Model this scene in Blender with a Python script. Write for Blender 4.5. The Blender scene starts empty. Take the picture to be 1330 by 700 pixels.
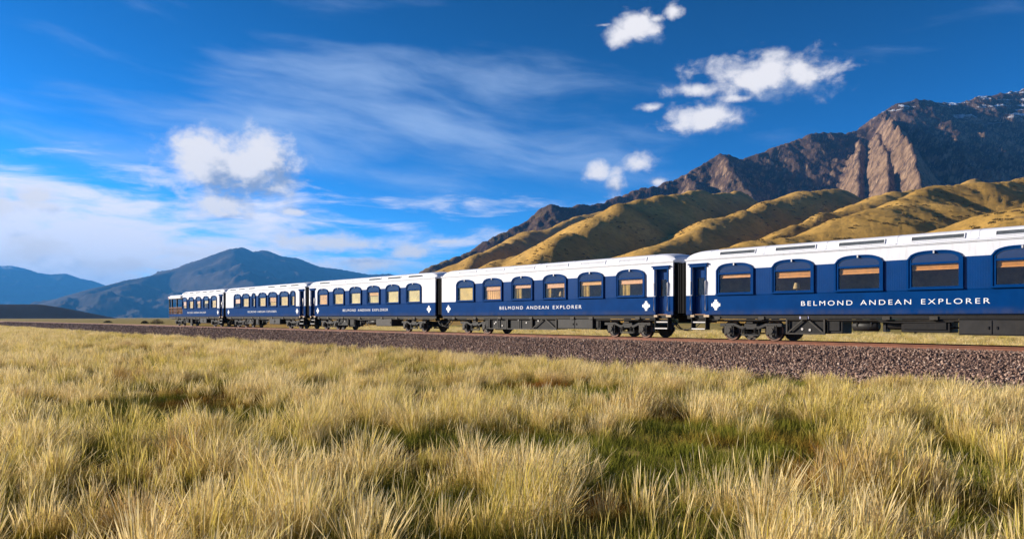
import bpy, bmesh, math, random
import numpy as np
from mathutils import Vector, Matrix

random.seed(7)
rng = np.random.default_rng(11)
R = math.radians
S = bpy.context.scene
COL = S.collection

# ------------------------------------------------------------------ camera
F = 1000.0                      # focal length in photo pixels (photo 1330 wide)
CAMZ = 2.15                     # eye height above the pampa
HOR = 412.5                     # photo row of the horizon
cam = bpy.data.cameras.new('camera')
cam.sensor_width = 36.0
cam.lens = 36.0 * F / 1330.0
cam.shift_y = (HOR - 350.0) / 1330.0
cam.clip_start = 0.05
cam.clip_end = 200000.0
camo = bpy.data.objects.new('camera', cam)
camo.location = (0, 0, CAMZ)
camo.rotation_euler = (R(90), 0, 0)
COL.objects.link(camo)
S.camera = camo


def at(px, py, Y):
    """photo pixel + distance along the view axis -> world point"""
    return Vector(((px - 665.0) / F * Y, Y, CAMZ + (HOR - py) / F * Y))


# ------------------------------------------------------------------ light
SUN_EL, SUN_AZ = R(18.0), R(-78.0)          # azimuth from +Y, clockwise: sun stands to the left
sun_dir = Vector((math.sin(SUN_AZ) * math.cos(SUN_EL), math.cos(SUN_AZ) * math.cos(SUN_EL), math.sin(SUN_EL)))
sl = bpy.data.lights.new('sun', 'SUN')
sl.energy = 5.0
sl.angle = R(0.5)
sl.color = (1.0, 0.91, 0.77)
so = bpy.data.objects.new('sun', sl)
so.rotation_euler = sun_dir.to_track_quat('Z', 'Y').to_euler()
so.location = (-60, -10, 80)
COL.objects.link(so)

S.view_settings.view_transform = 'Standard'
S.view_settings.look = 'None'
S.view_settings.exposure = 0.86
S.view_settings.gamma = 1.0
S.view_settings.use_curve_mapping = False
S.render.engine = 'CYCLES'
S.cycles.use_denoising = True
try:
    S.cycles.denoiser = 'OPENIMAGEDENOISE'
except Exception:
    pass
S.cycles.max_bounces = 6
S.cycles.diffuse_bounces = 2
S.cycles.glossy_bounces = 2
S.cycles.transmission_bounces = 3
S.cycles.transparent_max_bounces = 8
S.cycles.volume_bounces = 0
S.cycles.caustics_reflective = False
S.cycles.caustics_refractive = False
S.cycles.sample_clamp_indirect = 4.0

# ------------------------------------------------------------------ world: sky with clouds
world = bpy.data.worlds.new('World')
S.world = world
world.use_nodes = True
wt = world.node_tree
wt.nodes.clear()


class E:
    """tiny expression builder over Math nodes"""
    nt = wt

    def __init__(self, s): self.s = s

    @staticmethod
    def op(kind, *a, clamp=False):
        n = E.nt.nodes.new('ShaderNodeMath'); n.operation = kind; n.use_clamp = clamp
        for i, v in enumerate(a):
            if isinstance(v, E): E.nt.links.new(v.s, n.inputs[i])
            else: n.inputs[i].default_value = v
        return E(n.outputs[0])

    def __add__(self, o): return E.op('ADD', self, o)
    __radd__ = __add__
    def __sub__(self, o): return E.op('SUBTRACT', self, o)
    def __rsub__(self, o): return E.op('SUBTRACT', o, self)
    def __mul__(self, o): return E.op('MULTIPLY', self, o)
    __rmul__ = __mul__
    def __truediv__(self, o): return E.op('DIVIDE', self, o)
    def sqrt(self): return E.op('SQRT', self)
    def max(self, o): return E.op('MAXIMUM', self, o)
    def min(self, o): return E.op('MINIMUM', self, o)
    def clamp(self): return E.op('ADD', self, 0.0, clamp=True)

    def step(self, a, b):
        n = E.nt.nodes.new('ShaderNodeMapRange'); n.interpolation_type = 'SMOOTHSTEP'
        E.nt.links.new(self.s, n.inputs[0])
        n.inputs[1].default_value = a; n.inputs[2].default_value = b
        n.inputs[3].default_value = 0; n.inputs[4].default_value = 1
        return E(n.outputs[0])


def vec(x, y, z):
    n = E.nt.nodes.new('ShaderNodeCombineXYZ')
    for i, v in enumerate((x, y, z)):
        if isinstance(v, E): E.nt.links.new(v.s, n.inputs[i])
        else: n.inputs[i].default_value = v
    return n.outputs[0]


def noise(v, scale, detail=6, rough=0.55, dist=0.0):
    n = E.nt.nodes.new('ShaderNodeTexNoise'); n.noise_dimensions = '3D'
    E.nt.links.new(v, n.inputs['Vector'])
    n.inputs['Scale'].default_value = scale; n.inputs['Detail'].default_value = detail
    n.inputs['Roughness'].default_value = rough; n.inputs['Distortion'].default_value = dist
    return E(n.outputs['Fac'])


def mixc(fac, a, b):
    n = E.nt.nodes.new('ShaderNodeMix'); n.data_type = 'RGBA'
    E.nt.links.new(fac.s, n.inputs['Factor'])
    for k, v in ((6, a), (7, b)):
        if isinstance(v, tuple): n.inputs[k].default_value = (*v, 1)
        else: E.nt.links.new(v, n.inputs[k])
    return n.outputs[2]


sky = wt.nodes.new('ShaderNodeTexSky')
sky.sky_type = 'NISHITA'
sky.sun_disc = False
sky.sun_elevation = SUN_EL
sky.sun_rotation = SUN_AZ
sky.altitude = 3900
sky.air_density = 1.0
sky.dust_density = 0.25
sky.ozone_density = 4.0
hs = wt.nodes.new('ShaderNodeHueSaturation')
hs.inputs['Saturation'].default_value = 1.04
hs.inputs['Value'].default_value = 0.275
hs.inputs['Hue'].default_value = 0.484
gm = wt.nodes.new('ShaderNodeGamma'); gm.inputs[1].default_value = 2.0
wt.links.new(sky.outputs[0], gm.inputs[0])
wt.links.new(gm.outputs[0], hs.inputs['Color'])
tc = wt.nodes.new('ShaderNodeTexCoord')
sx = wt.nodes.new('ShaderNodeSeparateXYZ')
wt.links.new(tc.outputs['Generated'], sx.inputs[0])
DX, DY, DZ = (E(sx.outputs[i]) for i in range(3))
AZ = E.op('ARCTAN2', DX, DY)
EL = E.op('ARCSINE', DZ)


def ae(px, py):
    k = px - 665.0
    return math.atan(k / F), math.atan((HOR - py) / math.hypot(F, k))


# cumulus: where they stand in the sky (photo pixel centre, half width, half height, weight)
CUM = [(260, 206, 34, 27, 1.12), (302, 218, 60, 28, 1.22), (342, 206, 28, 29, 1.12), (308, 240, 50, 13, .9),
       (285, 268, 46, 16, .95), (385, 276, 28, 6, .8),
       (1000, 98, 82, 24, .95), (915, 151, 46, 17, .95), (905, 116, 50, 12, .72), (960, 128, 60, 10, .62),
       (806, 46, 24, 13, .95), (826, 37, 26, 15, 1.0), (852, 25, 13, 6, .75), (874, 14, 13, 9, .85), (782, 33, 24, 4, .6), (845, 140, 24, 7, .6),
       (776, 223, 17, 13, .85), (801, 240, 15, 20, .85), (829, 211, 28, 15, .75), (855, 236, 22, 7, .6),
       (415, 316, 62, 13, .85), (455, 318, 55, 9, .8), (538, 327, 26, 11, .85), (575, 314, 28, 5, .75),
       (480, 345, 36, 14, .8), (42, 256, 40, 15, .85), (5, 262, 40, 20, .8), (40, 325, 70, 22, .75), (140, 345, 90, 16, .7),
       (250, 330, 80, 12, .5)]


def vmath(kind, a, b=None, c=None):
    n = wt.nodes.new('ShaderNodeVectorMath'); n.operation = kind
    for i, v in enumerate((a, b, c)):
        if v is None: continue
        if isinstance(v, tuple): n.inputs[i].default_value = v
        else: wt.links.new(v, n.inputs[i])
    return n


def cum_mask(p):
    m = None
    for (px, py, w, h, k) in CUM:
        a0, e0 = ae(px, py)
        c = math.cos(a0)
        ix, iy = 1.0 / (w / F * c * c), 1.0 / (h / F * c)
        q = E(vmath('LENGTH', vmath('MULTIPLY_ADD', p, (ix, iy, 0.0), (-a0 * ix, -e0 * iy, 0.0)).outputs[0]).outputs[1])
        t = E.op('MULTIPLY_ADD', q, -0.62, k)
        m = t if m is None else m.max(t)
    return m.max(-1.2)


def cum_density(p):
    v = vmath('MULTIPLY', p, (1.0, 1.35, 0.0)).outputs[0]
    n1 = noise(v, 30, 7, 0.58, 0.2)
    return E.op('MULTIPLY_ADD', n1, 1.75, cum_mask(p) - 0.80)


p1 = vec(AZ, EL, 0.0)
p2 = vmath('ADD', p1, (-0.020, 0.020, 0.0)).outputs[0]      # a little towards the sun
d1 = cum_density(p1)
d2 = cum_density(p2)
cov = d1.step(0.10, 0.86)
lit = ((d1 - d2) * 0.75 + 0.64 - (d1.step(0.6, 1.4)) * 0.14).clamp()
cumcol = mixc(lit.step(0.26, 0.80), (2.3, 2.9, 4.3), (7.2, 6.95, 7.0))

# cirrus: long fibres drifting across the whole sky
w1 = noise(vec(AZ * 1.5, EL * 3.0, 0.0), 2.2, 2, 0.5)
fa = AZ * 1.0 + w1 * 0.10
fe = EL * 6.0 + AZ * 0.75 + w1 * 0.45
fib = noise(vec(fa * 1.5, fe * 1.2, 3.0), 3.0, 7, 0.54, 0.0)
big = noise(vec(AZ * 1.0, EL * 2.2, 7.0), 2.6, 3, 0.5)
reg = None
for (px, py, w, h, k) in [(480, 160, 440, 120, .50), (640, 205, 320, 95, .46), (220, 215, 260, 70, .34),
                          (150, 110, 260, 60, .16), (1000, 190, 260, 60, .06)]:
    a0, e0 = ae(px, py)
    qx = (AZ - a0) * (F / w); qy = (EL - e0) * (F / h)
    t = (1.0 - (qx * qx + qy * qy)) * k
    reg = t if reg is None else reg.max(t)
reg = reg.max(0.0)
cir = ((fib - 0.47) * 2.2 + (big - 0.5) * 0.8 + reg * 1.3 - 0.20).step(0.0, 1.1) * EL.step(0.0, 0.06) * EL.step(0.62, 0.30)
# milky low cloud, thickest towards the sun
low = noise(vec(AZ * 2.2, EL * 11.0, 1.0), 4.0, 8, 0.6, 0.4)
sunward = AZ.step(0.15, -0.75)
veil = ((low - 0.5) * 2.3 - EL.step(0.14, 0.30) * 1.2 + EL.step(0.25, 0.04) * 1.30 * (sunward * 0.98 + 0.10)).step(0.12, 0.95)

c0 = mixc(cir * 0.62, hs.outputs[0], (3.7, 5.0, 7.2))
c1 = mixc(veil * 0.94, c0, (8.2, 7.9, 8.2))
c2 = mixc(cov, c1, cumcol)
bg = wt.nodes.new('ShaderNodeBackground')
bg.inputs['Strength'].default_value = 0.075
wt.links.new(c2, bg.inputs['Color'])
wo = wt.nodes.new('ShaderNodeOutputWorld')
wt.links.new(bg.outputs[0], wo.inputs['Surface'])
world.cycles.sampling_method = 'MANUAL'
world.cycles.sample_map_resolution = 512

# ------------------------------------------------------------------ helpers: meshes
def tag(o, label=None, cat=None, group=None, kind=None):
    if label: o['label'] = label
    if cat: o['category'] = cat
    if group: o['group'] = group
    if kind: o['kind'] = kind
    return o


def empty(name, loc=(0, 0, 0), rz=0.0, parent=None):
    o = bpy.data.objects.new(name, None)
    o.empty_display_size = 0.3
    o.location = loc; o.rotation_euler = (0, 0, rz)
    if parent: o.parent = parent
    COL.objects.link(o)
    return o


def obj(name, me, mat=None, parent=None):
    o = bpy.data.objects.new(name, me)
    if mat is not None and not me.materials: me.materials.append(mat)
    if parent: o.parent = parent
    COL.objects.link(o)
    return o


class MB:
    """collects shapes, links them as one mesh"""
    def __init__(self): self.v, self.f, self.sm = [], [], []

    def add(self, vs, fs, smooth=False):
        b = len(self.v)
        self.v += [tuple(p) for p in vs]
        self.f += [tuple(b + i for i in f) for f in fs]
        self.sm += [smooth] * len(fs)
        return self

    def box(self, x0, x1, y0, y1, z0, z1):
        vs = [(x, y, z) for x in (x0, x1) for y in (y0, y1) for z in (z0, z1)]
        return self.add(vs, [(0, 1, 3, 2), (4, 6, 7, 5), (0, 4, 5, 1), (2, 3, 7, 6), (0, 2, 6, 4), (1, 5, 7, 3)])

    def bar(self, p, q, w, h=None):
        h = h or w
        p, q = Vector(p), Vector(q); d = (q - p).normalized()
        u = d.cross(Vector((0, 1, 0)))
        if u.length < 1e-3: u = d.cross(Vector((1, 0, 0)))
        u.normalize(); w2 = d.cross(u)
        vs = [c + u * a * h / 2 + w2 * b * w / 2 for c in (p, q) for a, b in ((-1, -1), (1, -1), (1, 1), (-1, 1))]
        return self.add(vs, [(0, 1, 2, 3), (7, 6, 5, 4), (0, 4, 5, 1), (1, 5, 6, 2), (2, 6, 7, 3), (3, 7, 4, 0)])

    def tube(self, pts, r, n=10, caps=True):
        pts = [Vector(p) for p in pts]
        vs, fs = [], []
        m = len(pts)
        rr = r if isinstance(r, (list, tuple)) else [r] * m
        for i, p in enumerate(pts):
            d = (pts[min(i + 1, m - 1)] - pts[max(i - 1, 0)]).normalized()
            u = d.cross(Vector((0, 0, 1)))
            if u.length < 1e-3: u = d.cross(Vector((1, 0, 0)))
            u.normalize(); w = d.cross(u)
            vs += [p + (u * math.cos(2 * math.pi * k / n) + w * math.sin(2 * math.pi * k / n)) * rr[i] for k in range(n)]
        for i in range(m - 1):
            for k in range(n):
                a, b = i * n + k, i * n + (k + 1) % n
                fs.append((a, b, b + n, a + n))
        self.add(vs, fs, True)
        if caps:
            self.add(vs[:n], [tuple(range(n))[::-1]]); self.add(vs[-n:], [tuple(range(n))])
        return self

    def prism(self, poly, y0, y1):
        """polygon in x,z extruded along y (convex or simple)"""
        n = len(poly)
        vs = [(x, y0, z) for x, z in poly] + [(x, y1, z) for x, z in poly]
        fs = [tuple(range(n)), tuple(range(2 * n - 1, n - 1, -1))]
        fs += [(i, i + n, (i + 1) % n + n, (i + 1) % n) for i in range(n)]
        return self.add(vs, fs)

    def strip(self, A, B, y0, y1):
        """band between two x,z polylines of equal length, extruded along y"""
        n = len(A)
        vs = [(x, y0, z) for x, z in A] + [(x, y0, z) for x, z in B] + [(x, y1, z) for x, z in A] + [(x, y1, z) for x, z in B]
        fs = []
        for i in range(n - 1):
            fs += [(i, i + 1, n + i + 1, n + i), (2 * n + i, 3 * n + i, 3 * n + i + 1, 2 * n + i + 1),
                   (i, 2 * n + i, 2 * n + i + 1, i + 1), (n + i, n + i + 1, 3 * n + i + 1, 3 * n + i)]
        fs += [(0, n, 3 * n, 2 * n), (n - 1, 3 * n - 1, 4 * n - 1, 2 * n - 1)]
        return self.add(vs, fs)

    def mesh(self, name, mat=None, bevel=0.0):
        me = bpy.data.meshes.new(name)
        me.from_pydata(self.v, [], self.f)
        me.polygons.foreach_set('use_smooth', self.sm)
        bm = bmesh.new(); bm.from_mesh(me)
        bmesh.ops.recalc_face_normals(bm, faces=bm.faces)
        if bevel:
            bmesh.ops.bevel(bm, geom=list(bm.edges), offset=bevel, segments=1, affect='EDGES', clamp_overlap=True)
        bm.to_mesh(me); bm.free()
        me.update()
        if mat is not None: me.materials.append(mat)
        return me

    def build(self, name, mat, parent=None, bevel=0.0):
        return obj(name, self.mesh(name, mat, bevel), None, parent)


# ------------------------------------------------------------------ helpers: materials
def new_mat(name):
    m = bpy.data.materials.new(name); m.use_nodes = True
    nt = m.node_tree; nt.nodes.clear()
    out = nt.nodes.new('ShaderNodeOutputMaterial')
    return m, nt, out


def ramp(nt, fac, stops, interp='LINEAR'):
    n = nt.nodes.new('ShaderNodeValToRGB')
    n.color_ramp.interpolation = interp
    el = n.color_ramp.elements
    while len(el) < len(stops): el.new(0.5)
    for e, (p, c) in zip(el, stops):
        e.position = p; e.color = (*c, 1) if len(c) == 3 else c
    nt.links.new(fac, n.inputs[0])
    return n.outputs[0]


def tnoise(nt, scale, detail=5, rough=0.55, coord='Object', vecsock=None, mapscale=None, dist=0.0):
    n = nt.nodes.new('ShaderNodeTexNoise')
    n.inputs['Scale'].default_value = scale; n.inputs['Detail'].default_value = detail
    n.inputs['Roughness'].default_value = rough; n.inputs['Distortion'].default_value = dist
    if vecsock is None:
        if coord == 'World':
            vecsock = nt.nodes.new('ShaderNodeNewGeometry').outputs['Position']
        else:
            vecsock = nt.nodes.new('ShaderNodeTexCoord').outputs[coord]
    if mapscale:
        mp = nt.nodes.new('ShaderNodeMapping'); mp.inputs['Scale'].default_value = mapscale
        nt.links.new(vecsock, mp.inputs[0]); vecsock = mp.outputs[0]
    nt.links.new(vecsock, n.inputs['Vector'])
    return n.outputs['Fac']


def mmix(nt, fac, a, b, blend='MIX'):
    n = nt.nodes.new('ShaderNodeMix'); n.data_type = 'RGBA'; n.blend_type = blend
    for k, v in ((0, fac), (6, a), (7, b)):
        if isinstance(v, (int, float)): n.inputs[k].default_value = v
        elif isinstance(v, tuple): n.inputs[k].default_value = (*v, 1)
        else: nt.links.new(v, n.inputs[k])
    return n.outputs[2]


def paint(name, col, rough=0.4, metal=0.0, var=0.25, vscale=3.0, coat=0.0, bump=0.0, bscale=40, streak=0.0, spec=0.5, dirt=None):
    """painted or plain surface: base colour with wear noise, optional bump and vertical streaks"""
    m, nt, out = new_mat(name)
    p = nt.nodes.new('ShaderNodeBsdfPrincipled')
    dark = tuple(c * (1 - var) for c in col); lite = tuple(min(1, c * (1 + var * 0.6)) for c in col)
    nz = tnoise(nt, vscale, 6, 0.6)
    c = ramp(nt, nz, [(0.3, dark), (0.7, lite)])
    if dirt:
        dn = tnoise(nt, 5, 6, 0.65, mapscale=(1.6, 1.0, 0.22))
        c = mmix(nt, ramp(nt, dn, [(0.52, (0, 0, 0)), (0.78, (0.45,) * 3)]), c, dirt)
    if name == 'blue_paint':      # brake dust thrown up along the bottom of the side
        to = nt.nodes.new('ShaderNodeTexCoord'); sz = nt.nodes.new('ShaderNodeSeparateXYZ'); nt.links.new(to.outputs['Object'], sz.inputs[0])
        mz = nt.nodes.new('ShaderNodeMapRange'); mz.interpolation_type = 'SMOOTHSTEP'; nt.links.new(sz.outputs[2], mz.inputs[0])
        mz.inputs[1].default_value = 1.42; mz.inputs[2].default_value = 1.10
        mm = nt.nodes.new('ShaderNodeMath'); mm.operation = 'MULTIPLY'; nt.links.new(mz.outputs[0], mm.inputs[0])
        nt.links.new(ramp(nt, tnoise(nt, 2.2, 7, 0.7, mapscale=(1, 1, 0.5)), [(0.35, (0, 0, 0)), (0.75, (0.6,) * 3)]), mm.inputs[1])
        c = mmix(nt, mm.outputs[0], c, (0.085, 0.075, 0.07))
    nt.links.new(c, p.inputs['Base Color'])
    p.inputs['Roughness'].default_value = rough; p.inputs['Metallic'].default_value = metal
    p.inputs['Specular IOR Level'].default_value = spec
    if coat:
        p.inputs['Coat Weight'].default_value = coat; p.inputs['Coat Roughness'].default_value = 0.08
    if bump or streak:
        b = nt.nodes.new('ShaderNodeBump'); b.inputs['Strength'].default_value = bump or 0.4
        b.inputs['Distance'].default_value = 0.02
        if streak:   # narrow tongue-and-groove boards along the wall
            wv = nt.nodes.new('ShaderNodeTexWave'); wv.wave_type = 'BANDS'; wv.bands_direction = 'X'
            wv.wave_profile = 'SIN'
            wv.inputs['Scale'].default_value = streak; wv.inputs['Distortion'].default_value = 0.0
            t = nt.nodes.new('ShaderNodeTexCoord'); nt.links.new(t.outputs['Object'], wv.inputs['Vector'])
            nt.links.new(wv.outputs['Fac'], b.inputs['Height'])
            b.inputs['Distance'].default_value = 0.0015
        else:
            nt.links.new(tnoise(nt, bscale, 6, 0.6), b.inputs['Height'])
        nt.links.new(b.outputs[0], p.inputs['Normal'])
    nt.links.new(p.outputs[0], out.inputs[0])
    return m


def glass_mat(name, tint=(1, 1, 1), base=0.10):
    m, nt, out = new_mat(name)
    tr = nt.nodes.new('ShaderNodeBsdfTransparent'); tr.inputs[0].default_value = (*tint, 1)
    gl = nt.nodes.new('ShaderNodeBsdfGlossy'); gl.inputs['Roughness'].default_value = 0.02
    bm_ = nt.nodes.new('ShaderNodeBump'); bm_.inputs['Strength'].default_value = 0.06; bm_.inputs['Distance'].default_value = 0.02
    nt.links.new(tnoise(nt, 1.6, 2, 0.5), bm_.inputs['Height']); nt.links.new(bm_.outputs[0], gl.inputs['Normal'])
    lw = nt.nodes.new('ShaderNodeFresnel'); lw.inputs['IOR'].default_value = 1.5
    mt = nt.nodes.new('ShaderNodeMath'); mt.operation = 'ADD'; mt.inputs[1].default_value = base
    nt.links.new(lw.outputs[0], mt.inputs[0])
    # only the outer face mirrors
    ge = nt.nodes.new('ShaderNodeNewGeometry')
    inv = nt.nodes.new('ShaderNodeMath'); inv.operation = 'SUBTRACT'; inv.inputs[0].default_value = 1.0
    nt.links.new(ge.outputs['Backfacing'], inv.inputs[1])
    fin = nt.nodes.new('ShaderNodeMath'); fin.operation = 'MULTIPLY'
    nt.links.new(mt.outputs[0], fin.inputs[0]); nt.links.new(inv.outputs[0], fin.inputs[1])
    mt = fin
    mx = nt.nodes.new('ShaderNodeMixShader')
    nt.links.new(mt.outputs[0], mx.inputs[0]); nt.links.new(tr.outputs[0], mx.inputs[1]); nt.links.new(gl.outputs[0], mx.inputs[2])
    nt.links.new(mx.outputs[0], out.inputs[0])
    return m


BLUE = (0.0003, 0.037, 0.160)
M = {}
M['blue'] = paint('blue_paint', BLUE, 0.30, var=0.16, vscale=1.4, spec=0.05, bump=0.05, bscale=2.5, dirt=(0.004, 0.045, 0.16))
M['blue_board'] = paint('blue_matchboard', BLUE, 0.24, var=0.16, vscale=1.4, spec=0.20, streak=3.9, bump=1.0, dirt=(0.004, 0.045, 0.16))
M['blue_dark'] = paint('blue_fanlight', (0.006, 0.022, 0.085), 0.10, var=0.2, vscale=2, coat=0.5, spec=0.8)
M['white'] = paint('white_paint', (0.67, 0.675, 0.72), 0.42, var=0.05, vscale=1.2, coat=0.1, bump=0.03, bscale=2.0, dirt=(0.42, 0.40, 0.38))
M['roofwhite'] = paint('white_roof_paint', (0.66, 0.665, 0.71), 0.5, var=0.06, vscale=1.0, bump=0.05, bscale=1.6, dirt=(0.38, 0.37, 0.37))
M['black'] = paint('grimy_black_metal', (0.010, 0.009, 0.009), 0.55, var=0.5, vscale=5, bump=0.2, bscale=18, spec=0.2, dirt=(0.035, 0.026, 0.02))
M['grey'] = paint('dark_grey_metal', (0.024, 0.022, 0.021), 0.5, var=0.35, vscale=3, bump=0.1, bscale=10, spec=0.25, dirt=(0.05, 0.04, 0.03))
M['frame'] = paint('frame_grey_metal', (0.045, 0.038, 0.031), 0.5, var=0.4, vscale=6, spec=0.25, bump=0.15, bscale=14)
M['wheel'] = paint('wheel_steel', (0.035, 0.026, 0.021), 0.5, var=0.4, vscale=7, dirt=(0.16, 0.06, 0.03))
M['tread'] = paint('worn_wheel_rim', (0.17, 0.085, 0.055), 0.4, metal=0.4, var=0.4, vscale=6)
M['rust'] = paint('rusty_rail', (0.22, 0.075, 0.035), 0.7, var=0.4, vscale=2.5, bump=0.2, bscale=25)
M['steel'] = paint('pale_steel', (0.62, 0.58, 0.54), 0.32, metal=0.35, var=0.15, vscale=8)
M['timber'] = paint('pale_timber', (0.50, 0.36, 0.22), 0.6, var=0.3, vscale=9)
M['rubber_shade'] = paint('black_rubber_gap_shade', (0.005, 0.005, 0.006), 0.7, spec=0.1, var=0.3, vscale=6)
M['vent'] = paint('vent_grey', (0.10, 0.115, 0.135), 0.45, var=0.25, vscale=6)
M['wood'] = paint('varnished_wood', (0.36, 0.16, 0.05), 0.35, var=0.35, vscale=4)
M['blind_wood'] = paint('wooden_blind', (0.62, 0.25, 0.035), 0.45, var=0.25, vscale=6)
M['refl_gold'] = paint('gold_reflection_blind', (0.80, 0.58, 0.16), 0.7, var=0.28, vscale=2.2)  # golden reflections in the glass, built as coloured blinds
M['refl_pale'] = paint('straw_reflection_blind', (0.84, 0.70, 0.30), 0.7, var=0.25, vscale=2.0)
M['blind_refl_pink'] = paint('terracotta_blind_reflection', (0.85, 0.47, 0.14), 0.7, var=0.25, vscale=2.0)
M['reflection_sheet'] = paint('gold_reflection_sheet', (0.86, 0.60, 0.15), 0.8, var=0.3, vscale=5)  # golden reflection in the glass, built as hanging cloth
M['lampshade'] = paint('cream_lampshade', (0.50, 0.34, 0.13), 0.7, var=0.1)
M['cloth'] = paint('cream_upholstery', (0.34, 0.26, 0.18), 0.8, var=0.3)
M['brass'] = paint('brass', (0.65, 0.42, 0.16), 0.3, metal=0.9, var=0.1)
M['plate'] = paint('lilac_plate', (0.42, 0.42, 0.62), 0.5, var=0.1)
M['letter'] = paint('white_lettering', (0.85, 0.83, 0.82), 0.5, var=0.04)
M['red'] = paint('red_lamp_lens', (0.55, 0.03, 0.02), 0.3, var=0.1)
M['glass'] = glass_mat('window_glass', (0.95, 0.95, 0.94), 0.02)
M['glass_mirror'] = glass_mat('coated_window_glass', (0.97, 0.96, 0.94), 0.05)

# ------------------------------------------------------------------ numpy noise
_perm = rng.permutation(512)
_perm = np.concatenate([_perm, _perm])
_ang = rng.random(1024) * 2 * np.pi
_gx, _gy = np.cos(_ang), np.sin(_ang)


def perlin(x, y):
    xi = np.floor(x).astype(int); yi = np.floor(y).astype(int)
    xf, yf = x - xi, y - yi
    u = xf ** 3 * (xf * (xf * 6 - 15) + 10); v = yf ** 3 * (yf * (yf * 6 - 15) + 10)

    def g(ix, iy, dx, dy):
        h = _perm[(_perm[ix & 511] + iy) & 511]
        return _gx[h] * dx + _gy[h] * dy
    a = g(xi, yi, xf, yf); b = g(xi + 1, yi, xf - 1, yf)
    c = g(xi, yi + 1, xf, yf - 1); d = g(xi + 1, yi + 1, xf - 1, yf - 1)
    return ((a + (b - a) * u) * (1 - v) + (c + (d - c) * u) * v) * 1.5


def fbm(x, y, o=5, gain=0.5, lac=2.03):
    s, a, t = 0, 1, 0
    for i in range(o):
        s = s + a * perlin(x + 17.3 * i, y - 9.1 * i); t += a; a *= gain; x = x * lac; y = y * lac
    return s / t


def ridged(x, y, o=6, gain=0.52, lac=2.07):
    s, a, t = 0, 1, 0
    w = 1.0
    for i in range(o):
        n = 1 - np.abs(perlin(x + 31.7 * i, y + 13.9 * i)) * 1.35
        n = np.clip(n, 0, 1) ** 2
        s = s + a * n * w; t += a; w = np.clip(n * 1.3, 0, 1); a *= gain; x = x * lac; y = y * lac
    return s / t


def grid_mesh(name, X, Y, Z, mat, smooth=True):
    n, m = X.shape
    me = bpy.data.meshes.new(name)
    co = np.stack([X, Y, Z], -1).reshape(-1, 3).astype(np.float32)
    i = np.arange(n - 1)[:, None] * m + np.arange(m - 1)[None, :]
    q = np.stack([i, i + 1, i + m + 1, i + m], -1).reshape(-1)
    me.vertices.add(len(co)); me.vertices.foreach_set('co', co.reshape(-1))
    nf = (n - 1) * (m - 1)
    me.loops.add(nf * 4); me.loops.foreach_set('vertex_index', q.astype(np.int32))
    me.polygons.add(nf)
    me.polygons.foreach_set('loop_start', (np.arange(nf) * 4).astype(np.int32))
    me.polygons.foreach_set('loop_total', np.full(nf, 4, np.int32))
    me.polygons.foreach_set('use_smooth', np.full(nf, smooth))
    me.update(calc_edges=True)
    if mat is not None: me.materials.append(mat)
    return me


def pt(px, py, Y):
    return ((px - 665.0) / F * Y, Y, CAMZ + (HOR - py) / F * Y)


def ridge_field(X, Y, pts, slope, rnd, slope2=None):
    """height of a ridge whose crest runs through pts (x, y, z): falls away by slope; rnd rounds the crest"""
    best = np.full(X.shape, -1e9)
    for (ax, ay, az), (bx, by, bz) in zip(pts[:-1], pts[1:]):
        dx, dy = bx - ax, by - ay
        L2 = dx * dx + dy * dy
        t = np.clip(((X - ax) * dx + (Y - ay) * dy) / L2, 0, 1)
        ex, ey = X - (ax + t * dx), Y - (ay + t * dy)
        d = np.sqrt(ex * ex + ey * ey)
        side = ex * dy - ey * dx            # >0: right of the crest seen along it
        sl = slope if slope2 is None else np.where(side > 0, slope, slope2)
        h = az + t * (bz - az) - sl * (np.sqrt(d * d + rnd * rnd) - rnd)
        best = np.maximum(best, h)
    return best


def smax(a, b, k):
    h = np.clip(0.5 + 0.5 * (a - b) / k, 0, 1)
    return b + (a - b) * h + k * h * (1 - h)


# ------------------------------------------------------------------ track frame
TH = math.atan2(845.0, F)                     # track runs off to the left vanishing point
TX, TY = math.cos(math.pi / 2 - TH), -math.sin(math.pi / 2 - TH)   # along the track, towards the right
TX, TY = math.sin(TH), -math.cos(TH)
NX, NY = math.cos(TH), math.sin(TH)           # across the track, away from the camera
DC = 30.15                                    # camera to track centre line
ROT = math.atan2(TY, TX)
RAILZ = 1.17


def tw(s, w, z=0.0):
    return (TX * s + NX * (DC + w), TY * s + NY * (DC + w), z)


def ground_z(x, y):
    r = np.hypot(x, y)
    fade = np.clip(1 - (r - 60) / 120, 0, 1)
    return (0.16 * fbm(x * 0.16, y * 0.16, 3) + 0.10 * fbm(x * 0.55 + 9, y * 0.55, 2)) * fade - 0.06


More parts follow.
